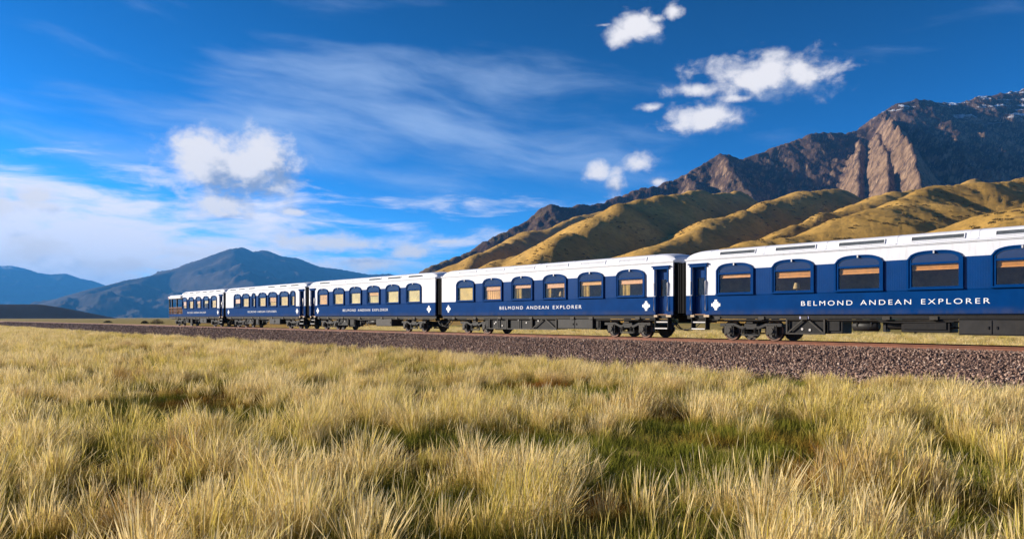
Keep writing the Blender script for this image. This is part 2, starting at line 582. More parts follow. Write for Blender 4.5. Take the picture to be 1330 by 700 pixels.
# ------------------------------------------------------------------ ground sheet
def ground_material():
    m, nt, out = new_mat('dry_pampa_ground')
    p = nt.nodes.new('ShaderNodeBsdfPrincipled'); p.inputs['Roughness'].default_value = 0.95
    p.inputs['Specular IOR Level'].default_value = 0.1
    a = tnoise(nt, 0.035, 6, 0.6, 'World')
    b = tnoise(nt, 1.3, 6, 0.65, 'World')
    c1 = ramp(nt, b, [(0.28, (0.12, 0.09, 0.024)), (0.5, (0.36, 0.25, 0.075)), (0.75, (0.58, 0.41, 0.14))])
    c2 = ramp(nt, b, [(0.28, (0.09, 0.09, 0.018)), (0.55, (0.26, 0.21, 0.045)), (0.8, (0.46, 0.35, 0.10))])
    c = mmix(nt, ramp(nt, a, [(0.42, (0, 0, 0)), (0.62, (1, 1, 1))]), c1, c2)
    nt.links.new(c, p.inputs['Base Color'])
    bp = nt.nodes.new('ShaderNodeBump'); bp.inputs['Strength'].default_value = 0.9; bp.inputs['Distance'].default_value = 0.25
    nt.links.new(tnoise(nt, 2.2, 8, 0.7, 'World'), bp.inputs['Height']); nt.links.new(bp.outputs[0], p.inputs['Normal'])
    nt.links.new(p.outputs[0], out.inputs[0])
    return m


M['ground'] = ground_material()
rad = np.concatenate([[0.01], np.geomspace(1.2, 200, 110), np.geomspace(230, 29000, 40)])
ang = np.linspace(0, 2 * np.pi, 181)
Rg, Ag = np.meshgrid(rad, ang, indexing='ij')
GX, GY = Rg * np.sin(Ag), Rg * np.cos(Ag)
GZ = ground_z(GX, GY)
ground = obj('ground', grid_mesh('ground', GX, GY, GZ, M['ground']))
tag(ground, kind='structure', label='wide dry grassy plain reaching to the mountains')

# ------------------------------------------------------------------ hills and mountains
def hill_material():
    m, nt, out = new_mat('golden_hill_grass')
    p = nt.nodes.new('ShaderNodeBsdfPrincipled'); p.inputs['Roughness'].default_value = 0.95
    p.inputs['Specular IOR Level'].default_value = 0.08
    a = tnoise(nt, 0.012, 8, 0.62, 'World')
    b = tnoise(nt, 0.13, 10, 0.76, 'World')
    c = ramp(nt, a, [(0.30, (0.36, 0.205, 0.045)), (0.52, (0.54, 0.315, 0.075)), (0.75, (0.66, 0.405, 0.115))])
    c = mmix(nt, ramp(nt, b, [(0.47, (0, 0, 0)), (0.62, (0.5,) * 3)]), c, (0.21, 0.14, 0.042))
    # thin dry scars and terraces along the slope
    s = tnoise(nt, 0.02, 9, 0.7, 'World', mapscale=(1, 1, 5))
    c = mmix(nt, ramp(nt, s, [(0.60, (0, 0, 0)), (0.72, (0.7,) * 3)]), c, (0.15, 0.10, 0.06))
    nt.links.new(c, p.inputs['Base Color'])
    bp = nt.nodes.new('ShaderNodeBump'); bp.inputs['Strength'].default_value = 0.6; bp.inputs['Distance'].default_value = 3.0
    nt.links.new(tnoise(nt, 0.22, 10, 0.78, 'World'), bp.inputs['Height']); nt.links.new(bp.outputs[0], p.inputs['Normal'])
    nt.links.new(p.outputs[0], out.inputs[0])
    return m


def rock_material():
    m, nt, out = new_mat('dark_volcanic_rock')
    p = nt.nodes.new('ShaderNodeBsdfPrincipled'); p.inputs['Roughness'].default_value = 0.9
    p.inputs['Specular IOR Level'].default_value = 0.15
    a = tnoise(nt, 0.006, 9, 0.66, 'World')
    c = ramp(nt, a, [(0.32, (0.050, 0.030, 0.024)), (0.5, (0.095, 0.056, 0.040)), (0.72, (0.19, 0.118, 0.078))])
    v = tnoise(nt, 0.02, 9, 0.7, 'World', mapscale=(1, 1, 0.35))
    c = mmix(nt, ramp(nt, v, [(0.45, (0, 0, 0)), (0.7, (0.8,) * 3)]), c, (0.045, 0.030, 0.028))
    # steepest faces paler and warmer: sunlight on the cliff put into the rock colour
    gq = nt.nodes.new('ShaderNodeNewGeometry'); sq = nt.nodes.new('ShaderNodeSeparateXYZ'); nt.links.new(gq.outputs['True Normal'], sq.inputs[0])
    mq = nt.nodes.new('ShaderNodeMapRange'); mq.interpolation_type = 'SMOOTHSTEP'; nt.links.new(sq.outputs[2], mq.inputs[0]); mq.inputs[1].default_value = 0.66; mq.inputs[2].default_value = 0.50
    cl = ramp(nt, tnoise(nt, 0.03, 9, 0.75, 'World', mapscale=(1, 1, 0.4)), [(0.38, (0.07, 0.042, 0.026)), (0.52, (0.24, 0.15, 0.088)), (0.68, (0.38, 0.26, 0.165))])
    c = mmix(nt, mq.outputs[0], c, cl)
    # thin grass on the lower, gentler flanks
    g = nt.nodes.new('ShaderNodeNewGeometry')
    sp = nt.nodes.new('ShaderNodeSeparateXYZ'); nt.links.new(g.outputs['Position'], sp.inputs[0])
    sn = nt.nodes.new('ShaderNodeSeparateXYZ'); nt.links.new(g.outputs['Normal'], sn.inputs[0])

    def mr(s, a, b):
        n = nt.nodes.new('ShaderNodeMapRange'); n.interpolation_type = 'SMOOTHSTEP'
        nt.links.new(s, n.inputs[0]); n.inputs[1].default_value = a; n.inputs[2].default_value = b
        return n.outputs[0]

    def mul(a, b):
        n = nt.nodes.new('ShaderNodeMath'); n.operation = 'MULTIPLY'
        nt.links.new(a, n.inputs[0])
        if isinstance(b, float): n.inputs[1].default_value = b
        else: nt.links.new(b, n.inputs[1])
        return n.outputs[0]
    low = mr(sp.outputs[2], 430, 260)
    gent = mr(sn.outputs[2], 0.74, 0.86)
    gf = mul(mul(low, gent), ramp(nt, tnoise(nt, 0.011, 6, 0.6, 'World'), [(0.4, (0, 0, 0)), (0.6, (0.8,) * 3)]))
    c = mmix(nt, gf, c, (0.26, 0.18, 0.065))
    # old snow lying on ledges near the summit
    sm = mr(sp.outputs[2], 850, 1000)
    sn1 = ramp(nt, tnoise(nt, 0.011, 9, 0.72, 'World', mapscale=(0.7, 0.7, 2.2)), [(0.555, (0, 0, 0)), (0.60, (1, 1, 1))])
    ledge = mr(sn.outputs[2], 0.55, 0.78)
    snow = mul(mul(sm, sn1), ledge)
    c = mmix(nt, snow, c, (0.80, 0.83, 0.90))
    nt.links.new(c, p.inputs['Base Color'])
    bp = nt.nodes.new('ShaderNodeBump'); bp.inputs['Strength'].default_value = 0.8; bp.inputs['Distance'].default_value = 14.0
    nt.links.new(tnoise(nt, 0.035, 10, 0.72, 'World', mapscale=(1, 1, 0.5)), bp.inputs['Height']); nt.links.new(bp.outputs[0], p.inputs['Normal'])
    nt.links.new(p.outputs[0], out.inputs[0])
    return m


M['hill'] = hill_material()
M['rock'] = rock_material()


def polar(px0, px1, n, y0, y1, m):
    px = np.linspace(px0, px1, n); yy = np.geomspace(y0, y1, m)
    P, Y = np.meshgrid(px, yy, indexing='xy')
    return (P - 665.0) / F * Y, Y


# grassy foothills: spurs that run from upper right down to lower left
X, Y = polar(250, 1900, 800, 130, 2900, 340)
wx = 55 * fbm(X * 0.0035, Y * 0.0035, 3); wy = 55 * fbm(X * 0.0035 + 50, Y * 0.0035 + 20, 3)
Xw, Yw = X + wx, Y + wy
SP = [
    ([(606, 345, 1330), (620, 326, 1420), (645, 314, 1560), (700, 298, 1800), (770, 275, 2050), (850, 259, 2300)], 0.56, 16),
    ([(618, 352, 1000), (655, 332, 1100), (720, 313, 1300), (780, 294, 1480), (830, 277, 1640)], 0.52, 14),
    ([(670, 352, 800), (715, 326, 900), (765, 295, 1020), (815, 266, 1150), (862, 250, 1290), (905, 248, 1480), (960, 246, 1800)], 0.54, 16),
    ([(800, 350, 760), (880, 305, 920), (940, 276, 1080), (990, 260, 1230), (1040, 248, 1400), (1100, 242, 1650)], 0.54, 15),
    ([(860, 345, 660), (950, 318, 770), (1030, 287, 890), (1110, 257, 1030), (1180, 242, 1180), (1250, 234, 1380), (1330, 229, 1650)], 0.54, 14),
    ([(850, 352, 450), (930, 326, 520), (1020, 302, 600), (1120, 276, 690), (1210, 248, 790), (1272, 230, 880), (1310, 233, 960), (1400, 226, 1150), (1500, 210, 1400)], 0.50, 10),
    ([(1010, 350, 360), (1120, 322, 410), (1230, 292, 470), (1330, 262, 540), (1450, 228, 640), (1600, 190, 800)], 0.42, 12),
]
H = np.full(X.shape, -3.0)
for pts, sl, rn in SP:
    H = smax(H, ridge_field(Xw, Yw, [pt(*p) for p in pts], sl * 1.35, rn, sl * 0.95), 7.0)
back = 0.16 * (Y - 1100) * np.clip((X + 150) / 900, 0, 1.2)
H = smax(H, np.minimum(back, 330), 40.0)
amp = np.clip((H + 3) / 60, 0, 1)
H = H + amp * (11 * fbm(X * 0.005, Y * 0.005, 2) + 1.6 * fbm(X * 0.025, Y * 0.025, 4) - 4)
H = H - amp * 7.0 * (ridged(X * 0.012 + 0.005 * Y, Y * 0.007, 5) - 0.3) * np.clip(H / 120, 0.25, 1)
H = H + amp * 0.8 * fbm(X * 0.09, Y * 0.09, 3)
H = np.where(H < -1.5, -1.5, H)
HILL = (X, Y, H)
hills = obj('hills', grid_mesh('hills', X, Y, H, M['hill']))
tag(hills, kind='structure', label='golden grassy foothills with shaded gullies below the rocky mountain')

# the rocky mountain behind, its ridge runs away to the right
SK = [(560, 345), (600, 330), (640, 308), (680, 290), (714, 265), (738, 270), (788, 263), (830, 246), (870, 236), (905, 218), (938, 199), (962, 207),
      (992, 198), (1020, 187), (1050, 176), (1072, 172), (1100, 174), (1130, 162), (1150, 144), (1166, 133), (1190, 129), (1216, 134), (1250, 134),
      (1272, 126), (1300, 123), (1330, 115), (1400, 112), (1500, 128), (1650, 180), (1850, 260)]
zc = lambda px: 2500 + (px - 640) * 2.0
crest = [pt(px, py, zc(px)) for px, py in SK]
X, Y = polar(540, 1950, 900, 1300, 5400, 430)
wx = 70 * fbm(X * 0.002 + 7, Y * 0.002, 4); wy = 70 * fbm(X * 0.002, Y * 0.002 + 7, 4)
dist_k = np.clip((Y - 1200) / 2000, 0.3, 0.9)
H = ridge_field(X + wx * 0.25, Y + wy * 0.25, crest, 0.80, 12)
def face_z(px, py, out=0.95):
    """distance at which the mountain's plain face is seen through a pixel, brought forward a little"""
    pc = np.interp(px, [p[0] for p in SK], [p[1] for p in SK])
    Zc = zc(px); hc = (HOR - pc) / F * Zc; r = (HOR - py) / F
    k = -((px - 665.0) / F) * 0.46 + 0.886
    dZ = max(0.0, (hc - r * Zc) / max(0.80 * k - r, 0.05))
    return (Zc - dZ) * out


def spur(sl, rn, out, *pp):
    return ([(px, py, face_z(px, py, 1.0 - (1.0 - out) * min(1.0, i / 1.0))) for i, (px, py) in enumerate(pp)], sl, rn)


SPUR = [
    spur(1.0, 8, .95, (938, 200), (952, 220), (966, 240), (980, 262)),
    spur(0.9, 8, .97, (890, 226), (902, 242), (914, 258)),
    spur(1.7, 4, .86, (1150, 152), (1168, 170), (1184, 196), (1194, 222), (1202, 256)),
    spur(1.7, 4, .90, (1138, 170), (1146, 192), (1152, 215), (1156, 252)),
    spur(1.7, 4, .93, (1118, 182), (1116, 205), (1114, 230), (1112, 256)),
]
for pts, sl, rn in SPUR:
    H = smax(H, ridge_field(X + wx * 0.35, Y + wy * 0.35, [pt(*p) for p in pts], sl, rn), 10.0)
rg = ridged(X * 0.0042, Y * 0.0042, 7) - 0.45
rg2 = ridged(X * 0.011 + 4, Y * 0.011, 5) - 0.45
# keep the skyline near its place: less carving close to the crest
dcr = np.full(X.shape, 1e9)
for (ax, ay, az), (bx, by, bz) in zip(crest[:-1], crest[1:]):
    dx, dy = bx - ax, by - ay
    t = np.clip(((X - ax) * dx + (Y - ay) * dy) / (dx * dx + dy * dy), 0, 1)
    dcr = np.minimum(dcr, np.hypot(X - ax - t * dx, Y - ay - t * dy))
cr = np.clip(dcr / 260, 0.16, 1)
H = H + rg * 52 * cr * dist_k + rg2 * 25 * np.clip(cr, 0.3, 1) * dist_k + 18 * fbm(X * 0.03, Y * 0.03, 5, 0.6) * dist_k
H = np.maximum(H, -1.5)
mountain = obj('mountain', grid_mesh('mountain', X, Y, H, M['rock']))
tag(mountain, kind='structure', label='dark rocky mountain ridge with snow patches near its summit')


# far ranges on the left
def far_material(name, c0, c1, snowz=None, scale=0.0015):
    m, nt, out = new_mat(name)
    p = nt.nodes.new('ShaderNodeBsdfPrincipled'); p.inputs['Roughness'].default_value = 0.95
    p.inputs['Specular IOR Level'].default_value = 0.08
    c = ramp(nt, tnoise(nt, scale, 8, 0.62, 'World'), [(0.3, c0), (0.7, c1)])
    if snowz:
        g = nt.nodes.new('ShaderNodeNewGeometry'); sp = nt.nodes.new('ShaderNodeSeparateXYZ')
        nt.links.new(g.outputs['Position'], sp.inputs[0])
        n = nt.nodes.new('ShaderNodeMapRange'); n.interpolation_type = 'SMOOTHSTEP'
        nt.links.new(sp.outputs[2], n.inputs[0]); n.inputs[1].default_value = snowz; n.inputs[2].default_value = snowz + 150
        mu = nt.nodes.new('ShaderNodeMath'); mu.operation = 'MULTIPLY'
        nt.links.new(n.outputs[0], mu.inputs[0])
        nt.links.new(ramp(nt, tnoise(nt, 0.0022, 8, 0.7, 'World'), [(0.46, (0, 0, 0)), (0.54, (1, 1, 1))]), mu.inputs[1])
        c = mmix(nt, mu.outputs[0], c, (0.8, 0.84, 0.9))
    nt.links.new(c, p.inputs['Base Color'])
    nt.links.new(p.outputs[0], out.inputs[0])
    return m


def far_range(name, sky_pts, zfun, slope, px0, px1, y0, y1, mat, label, extra=(), rough=190.0, ns=0.0009, nx=420, ny=170):
    X, Y = polar(px0, px1, nx, y0, y1, ny)
    cr = [pt(px, py, zfun(px)) for px, py in sky_pts]
    H = ridge_field(X, Y, cr, slope, 25)
    for pts, sl, rn in extra:
        H = smax(H, ridge_field(X, Y, [pt(*p) for p in pts], sl, rn), 30)
    d = np.full(X.shape, 1e9)
    for (ax, ay, az), (bx, by, bz) in zip(cr[:-1], cr[1:]):
        dx, dy = bx - ax, by - ay
        t = np.clip(((X - ax) * dx + (Y - ay) * dy) / (dx * dx + dy * dy), 0, 1)
        d = np.minimum(d, np.hypot(X - ax - t * dx, Y - ay - t * dy))
    k = np.clip(d / 900, 0.10, 1)
    H = H + (ridged(X * ns, Y * ns, 6) - 0.45) * rough * k
    H = np.maximum(H, -1.5)
    o = obj(name, grid_mesh(name, X, Y, H, mat))
    tag(o, kind='structure', label=label)
    return o


M['far1'] = far_material('far_mountain_scrub', (0.028, 0.026, 0.022), (0.11, 0.078, 0.048))
M['far2'] = far_material('far_range_rock', (0.03, 0.03, 0.028), (0.05, 0.046, 0.04), 1130)
M['far3'] = far_material('low_hill_shade', (0.005, 0.006, 0.009), (0.010, 0.011, 0.012), None, 0.01)  # near-black: the shade on the hill is put into its colour
far_range('distant_mountain', [(20, 404), (58, 396), (92, 383), (126, 373), (165, 364), (205, 356), (240, 348), (265, 339), (285, 328), (300, 323), (314, 321.5), (328, 327),
                   (344, 324.5), (356, 332), (384, 334.5), (398, 343), (420, 347), (450, 351), (480, 356), (505, 355), (560, 372), (640, 400)],
          lambda px: 9500 + (px - 50) * 13.0, 0.42, -60, 680, 6500, 20500, M['far1'],
          'hazy blue mountain rising behind the far end of the train',
          extra=[([(126, 374, 10500), (100, 385, 9300), (62, 397, 8300), (20, 408, 7400)], 0.34, 60),
                 ([(190, 362, 11300), (152, 378, 9600), (118, 392, 8500), (80, 405, 7600)], 0.34, 60),
                 ([(300, 326, 12750), (320, 352, 11000), (330, 385, 9300)], 0.40, 60)])
far_range('distant_range', [(-420, 330), (-250, 352), (-160, 338), (-80, 344), (-30, 340), (0, 345), (14, 344.5), (30, 348), (48, 354), (64, 356), (84, 355), (105, 362), (118, 364), (135, 373), (180, 385), (260, 400)],
          lambda px: 19000 + (px) * 8.0, 0.40, -500, 300, 13500, 23500, M['far2'],
          'hazy blue range with a streak of snow, left of the distant mountain', rough=160)
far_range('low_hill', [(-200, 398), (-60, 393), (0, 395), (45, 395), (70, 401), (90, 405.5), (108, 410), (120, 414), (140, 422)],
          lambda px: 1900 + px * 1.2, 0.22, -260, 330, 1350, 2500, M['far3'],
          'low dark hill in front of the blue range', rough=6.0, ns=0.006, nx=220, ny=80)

# ------------------------------------------------------------------ embankment and rails
def ballast_material():
    m, nt, out = new_mat('railway_ballast')
    p = nt.nodes.new('ShaderNodeBsdfPrincipled'); p.inputs['Roughness'].default_value = 0.9
    p.inputs['Specular IOR Level'].default_value = 0.2
    v = nt.nodes.new('ShaderNodeTexVoronoi'); v.inputs['Scale'].default_value = 13.0
    g = nt.nodes.new('ShaderNodeNewGeometry'); nt.links.new(g.outputs['Position'], v.inputs['Vector'])
    sp = nt.nodes.new('ShaderNodeSeparateColor'); nt.links.new(v.outputs['Color'], sp.inputs[0])
    c = ramp(nt, sp.outputs[0], [(0.0, (0.03, 0.018, 0.016)), (0.45, (0.085, 0.050, 0.040)), (0.8, (0.16, 0.10, 0.078)), (1.0, (0.26, 0.175, 0.135))])
    nt.links.new(c, p.inputs['Base Color'])
    bp = nt.nodes.new('ShaderNodeBump'); bp.inputs['Strength'].default_value = 1.0; bp.inputs['Distance'].default_value = 0.06
    bp.invert = True
    nt.links.new(v.outputs['Distance'], bp.inputs['Height']); nt.links.new(bp.outputs[0], p.inputs['Normal'])
    nt.links.new(p.outputs[0], out.inputs[0])
    return m


def stone_material():
    m, nt, out = new_mat('ballast_stone')
    p = nt.nodes.new('ShaderNodeBsdfPrincipled'); p.inputs['Roughness'].default_value = 0.85
    p.inputs['Specular IOR Level'].default_value = 0.25
    oi = nt.nodes.new('ShaderNodeObjectInfo')
    c = ramp(nt, oi.outputs['Random'], [(0.0, (0.06, 0.032, 0.024)), (0.3, (0.18, 0.098, 0.070)), (0.6, (0.32, 0.19, 0.135)), (0.85, (0.48, 0.32, 0.235)), (1.0, (0.62, 0.47, 0.37))])
    nz = tnoise(nt, 14, 4, 0.6)
    c = mmix(nt, 0.35, c, ramp(nt, nz, [(0.3, (0.06, 0.04, 0.032)), (0.7, (0.38, 0.25, 0.19))]))
    nt.links.new(c, p.inputs['Base Color'])
    nt.links.new(p.outputs[0], out.inputs[0])
    return m


M['ballast'] = ballast_material()
M['stone'] = stone_material()
PROF = [(-6.2, -0.35), (-5.3, 0.02), (-4.5, 0.17), (-3.6, 0.36), (-2.8, 0.62), (-2.15, 0.88), (-1.75, 0.985), (-1.0, 1.005), (0, 1.005), (1.0, 1.005), (1.75, 0.985), (2.4, 0.70), (3.1, 0.30), (3.8, 0.0), (4.3, -0.35)]


def ballast_z(w):
    return np.interp(w, [a for a, b in PROF], [b for a, b in PROF])


ss = np.concatenate([np.arange(-900, -260, 12.0), np.arange(-260, -130, 1.0), np.arange(-130, 40, 0.35)])
ww = np.concatenate([np.linspace(-6.2, -0.9, 32), np.linspace(-0.4, 4.3, 14)])
SS, WW = np.meshgrid(ss, ww, indexing='ij')
ZZ = ballast_z(WW) + 0.035 * fbm(SS * 0.9, WW * 1.4, 3) * np.clip((np.abs(WW) - 1.1) * 2, 0, 1) + 0.12 * fbm(SS * 0.12, WW * 0.3, 2) * np.clip((np.abs(WW) - 1.9), 0, 1)
BXw, BYw = TX * SS + NX * (DC + WW), TY * SS + NY * (DC + WW)
emb = obj('railway_embankment', grid_mesh('railway_embankment', BXw, BYw, ZZ, M['ballast'], True))
tag(emb, kind='structure', label='stone ballast embankment carrying the railway line')


def rail(w, label):
    prof = [(-0.07, 0), (0.07, 0), (0.07, 0.012), (0.012, 0.03), (0.012, 0.115), (0.036, 0.13), (0.036, 0.158), (0.030, 0.165), (-0.030, 0.165), (-0.036, 0.158), (-0.036, 0.13), (-0.012, 0.115), (-0.012, 0.03), (-0.07, 0.012)]
    mb = MB(); n = len(prof)
    vs = [tw(s, w + a, RAILZ - 0.165 + b) for s in (-900, 40) for a, b in prof]
    mb.add(vs, [tuple(range(n)), tuple(range(2 * n - 1, n - 1, -1))] + [(i, (i + 1) % n, (i + 1) % n + n, i + n) for i in range(n)])
    o = mb.build('rail', M['rust'])
    tag(o, label, 'rail')
    return o


rail(-0.755, 'long rusty steel rail running along the stony edge of the ballast')
rail(0.755, 'long rusty steel rail on the hill side of the track, behind the wheels')

# ------------------------------------------------------------------ carriages
# local frame: x along the track (right seen from the meadow), -y towards the meadow, z from the top of the rail
HW = 1.35          # half width
HL = 9.325         # half length
ZF, ZB, ZP, ZE = 1.11, 1.98, 3.07, 3.58      # floor line, belt, top of blue window band, eave
CACHE = {}


def shared(key, fn):
    if key not in CACHE: CACHE[key] = fn()
    return CACHE[key]


def arch(w, z0, z1, n=14, sh=0.16):
    """half outline of a window head: upright to z0, rounded shoulders, flat crown at z1"""
    pts = []
    for i in range(n + 1):
        t = -1 + 2 * i / n
        z = z0 + (z1 - z0) * (1 - abs(t) ** 3.2) ** 0.62
        pts.append((t * w, z))
    return pts


def window_frame(w):
    def f():
        mb = MB(); ow, iw = w / 2, w / 2 - 0.115
        y0, y1 = -HW - 0.045, -HW + 0.07
        mb.box(-ow, -iw, y0, y1, ZB + 0.02, ZP - 0.02)
        mb.box(iw, ow, y0, y1, ZB + 0.02, ZP - 0.02)
        mb.box(-iw, iw, y0 + 0.004, y1, ZB + 0.02, 2.075)
        mb.box(-iw, iw, y0 + 0.004, y1, 2.865, 2.935)
        A = arch(ow, ZP - 0.02, 3.315); B = arch(iw, ZP - 0.02, 3.225)
        mb.strip(A, B, y0, -HW + 0.01)
        # raised outer moulding that follows the head
        A2 = arch(ow + 0.035, ZP - 0.02, 3.345); B2 = arch(ow - 0.03, ZP - 0.02, 3.295)
        mb.strip(A2, B2, y0 - 0.03, y0)
        mb.box(-ow - 0.035, -ow + 0.03, y0 - 0.03, y0, ZB + 0.03, ZP - 0.02)
        mb.box(ow - 0.03, ow + 0.035, y0 - 0.03, y0, ZB + 0.03, ZP - 0.02)
        # sill
        mb.box(-ow - 0.05, ow + 0.05, y0 - 0.045, y0 + 0.02, ZB - 0.01, ZB + 0.045)
        return mb.mesh('window', M['blue'], 0.0)
    return shared(('wf', w), f)


def pane_mesh(w, kind):
    def f():
        mb = MB(); iw = w / 2 - 0.115
        mb.box(-iw, iw, -HW + 0.0, -HW + 0.008, 2.075, 2.865)
        return mb.mesh('pane', M[kind])
    return shared(('pane', w, kind), f)


def fan_mesh(w):
    def f():
        mb = MB(); iw = w / 2 - 0.115
        B = arch(iw, ZP - 0.02, 3.225)
        poly = [(-iw, 2.935), (iw, 2.935)] + B[::-1]
        mb.prism(poly, -HW - 0.018, -HW - 0.006)
        return mb.mesh('fanlight', M['blue_dark'])
    return shared(('fan', w), f)


def add_window(root, x, w, spec, glass):
    """spec: list of (part, material, from, to) blinds and reflection sheets behind the pane; fractions of the pane"""
    wo_ = obj('window', window_frame(w), None, root); wo_.location = (x, 0, 0)
    obj('pane', pane_mesh(w, glass), None, wo_)
    obj('fanlight', fan_mesh(w), None, wo_)
    iw = w / 2 - 0.115
    for (kind, mat, a, b) in spec:
        mb = MB()
        if kind == 'blind':        # pulled down from the top, b = how far
            z0 = 2.865 - (2.865 - 2.075) * b
            n = max(2, int((2.865 - z0) / 0.055))
            for i in range(n):
                za = z0 + (2.865 - z0) * i / n; zb = z0 + (2.865 - z0) * (i + 1) / n - 0.006
                mb.add([(-iw, -HW + 0.055, za), (iw, -HW + 0.055, za), (iw, -HW + 0.075, zb), (-iw, -HW + 0.075, zb)], [(0, 1, 2, 3)])
            mb.box(-iw, iw, -HW + 0.045, -HW + 0.08, z0 - 0.03, z0)
            mb.build('blind_or_reflection', M[mat], wo_)  # gold, pale and pink ones stand in for reflections in the glass
        else:                      # folded sheet standing in for a golden reflection, a..b across
            n = 26; xs = [-iw + 2 * iw * (a + (b - a) * i / n) for i in range(n + 1)]
            ys = [-HW + 0.11 + 0.025 * math.sin(i * 1.7) for i in range(n + 1)]
            vs = [(xx, yy, 2.05) for xx, yy in zip(xs, ys)] + [(xx, yy, 2.88) for xx, yy in zip(xs, ys)]
            mb.add(vs, [(i, i + 1, n + 2 + i, n + 1 + i) for i in range(n)], True)
            mb.build('reflection_sheet', M[mat], wo_)
    lb = shared(('lamp',), lambda: MB().box(-0.025, 0.025, -HW - 0.115, -HW - 0.075, 3.235, 3.33).mesh('marker_lamp', M['steel']))
    obj('marker_lamp', lb, None, wo_)
    return wo_


def roof_mesh(x0, x1, end0=True, end1=True):
    prof = [(1.405, 3.585), (1.405, 3.625), (1.335, 3.65), (1.275, 3.665), (1.205, 3.90), (1.165, 3.945), (1.05, 3.985), (0.75, 4.03), (0.35, 4.06), (0.0, 4.07)]
    full = [(-a, b) for a, b in prof] + [(a, b) for a, b in prof[-2::-1]]
    xs = []
    E_ = 1.0
    if end0: xs += [x0 + E_ * (1 - math.cos(t * math.pi / 2)) for t in np.linspace(0, 1, 9)]
    else: xs += [x0]
    xs += list(np.linspace(x0 + E_ * 1.05, x1 - E_ * 1.05, 12))
    if end1: xs += [x1 - E_ * (1 - math.cos(t * math.pi / 2)) for t in np.linspace(1, 0, 9)]
    else: xs += [x1]
    vs, fs = [], []
    n = len(full)
    for x in xs:
        k = 1.0
        if end0 and x < x0 + E_: k = min(k, math.sqrt(max(0, 1 - ((x0 + E_ - x) / E_) ** 2)) * 0.94 + 0.06)
        if end1 and x > x1 - E_: k = min(k, math.sqrt(max(0, 1 - ((x - x1 + E_) / E_) ** 2)) * 0.94 + 0.06)
        for a, b in full:
            z = b if b <= 3.66 else 3.66 + (b - 3.66) * k
            vs.append((x, a * (1.0 if abs(a) > 1.33 else 0.985 + 0.015 * k), z))
    for i in range(len(xs) - 1):
        for j in range(n - 1):
            fs.append((i * n + j, i * n + j + 1, (i + 1) * n + j + 1, (i + 1) * n + j))
    mb = MB(); mb.add(vs, fs, True)
    mb.add(vs[:n], [tuple(range(n))]); mb.add(vs[-n:], [tuple(range(n))[::-1]])
    mb.box(x0 + 0.01, x1 - 0.01, -1.38, 1.38, 3.55, 3.59)
    me = mb.mesh('roof', M['roofwhite'])
    return me


def set_sharp(o, ang=32):
    me = o.data
    me.set_sharp_from_angle(angle=R(ang))
    return o


def wheel_mesh():
    mb = MB(); n = 32
    pr = [(-0.07, 0.10), (-0.07, 0.33), (-0.055, 0.345), (-0.075, 0.37), (-0.075, 0.43), (0.055, 0.43), (0.055, 0.46), (0.075, 0.455), (0.075, 0.37), (0.05, 0.345), (0.05, 0.10)]
    vs, fs = [], []
    for k in range(n):
        a = 2 * math.pi * k / n
        vs += [(r * math.cos(a), y, r * math.sin(a)) for y, r in pr]
    m = len(pr)
    for k in range(n):
        for j in range(m - 1):
            fs.append((k * m + j, k * m + j + 1, ((k + 1) % n) * m + j + 1, ((k + 1) % n) * m + j))
    mb.add(vs, fs)
    mb.tube([(0, -0.10, 0), (0, 0.10, 0)], 0.12, 16)
    return mb.mesh('wheel', M['wheel'])


def rim_mesh():
    mb = MB(); n = 32; vs, fs = [], []
    pr = [(-0.078, 0.375), (-0.078, 0.428)]
    for k in range(n):
        a = 2 * math.pi * k / n
        vs += [(r * math.cos(a), y, r * math.sin(a)) for y, r in pr]
        fs.append((2 * k, 2 * k + 1, (2 * k + 3) % (2 * n), (2 * k + 2) % (2 * n)))
    mb.add(vs, fs)
    return mb.mesh('wheel_rim', M['tread'])


def bogie(root, x):
    b = shared('bogie_frame', lambda: bogie_frame())
    bo = obj('bogie', b, None, root); bo.location = (x, 0, 0)
    for sx in (-1.03, 1.03):
        for sy in (-1, 1):
            w = obj('wheel', shared('wheel', wheel_mesh), None, bo)
            w.location = (sx, sy * 0.755, 0.43)
            if sy > 0: w.rotation_euler = (0, 0, math.pi)
            rm = obj('wheel_rim', shared('rim', rim_mesh), None, bo); rm.location = w.location; rm.rotation_euler = w.rotation_euler
            ab = obj('axle_box', shared('axlebox', axle_box), None, bo)
            ab.location = (sx, sy * 0.98, 0.43)
            if sy > 0: ab.rotation_euler = (0, 0, math.pi)
    for sx in (-0.26, 0.26):
        for sy in (-1, 1):
            sp = obj('spring', shared('spring', spring_mesh), None, bo); sp.location = (sx, sy * 0.98, 0.30)
    return bo


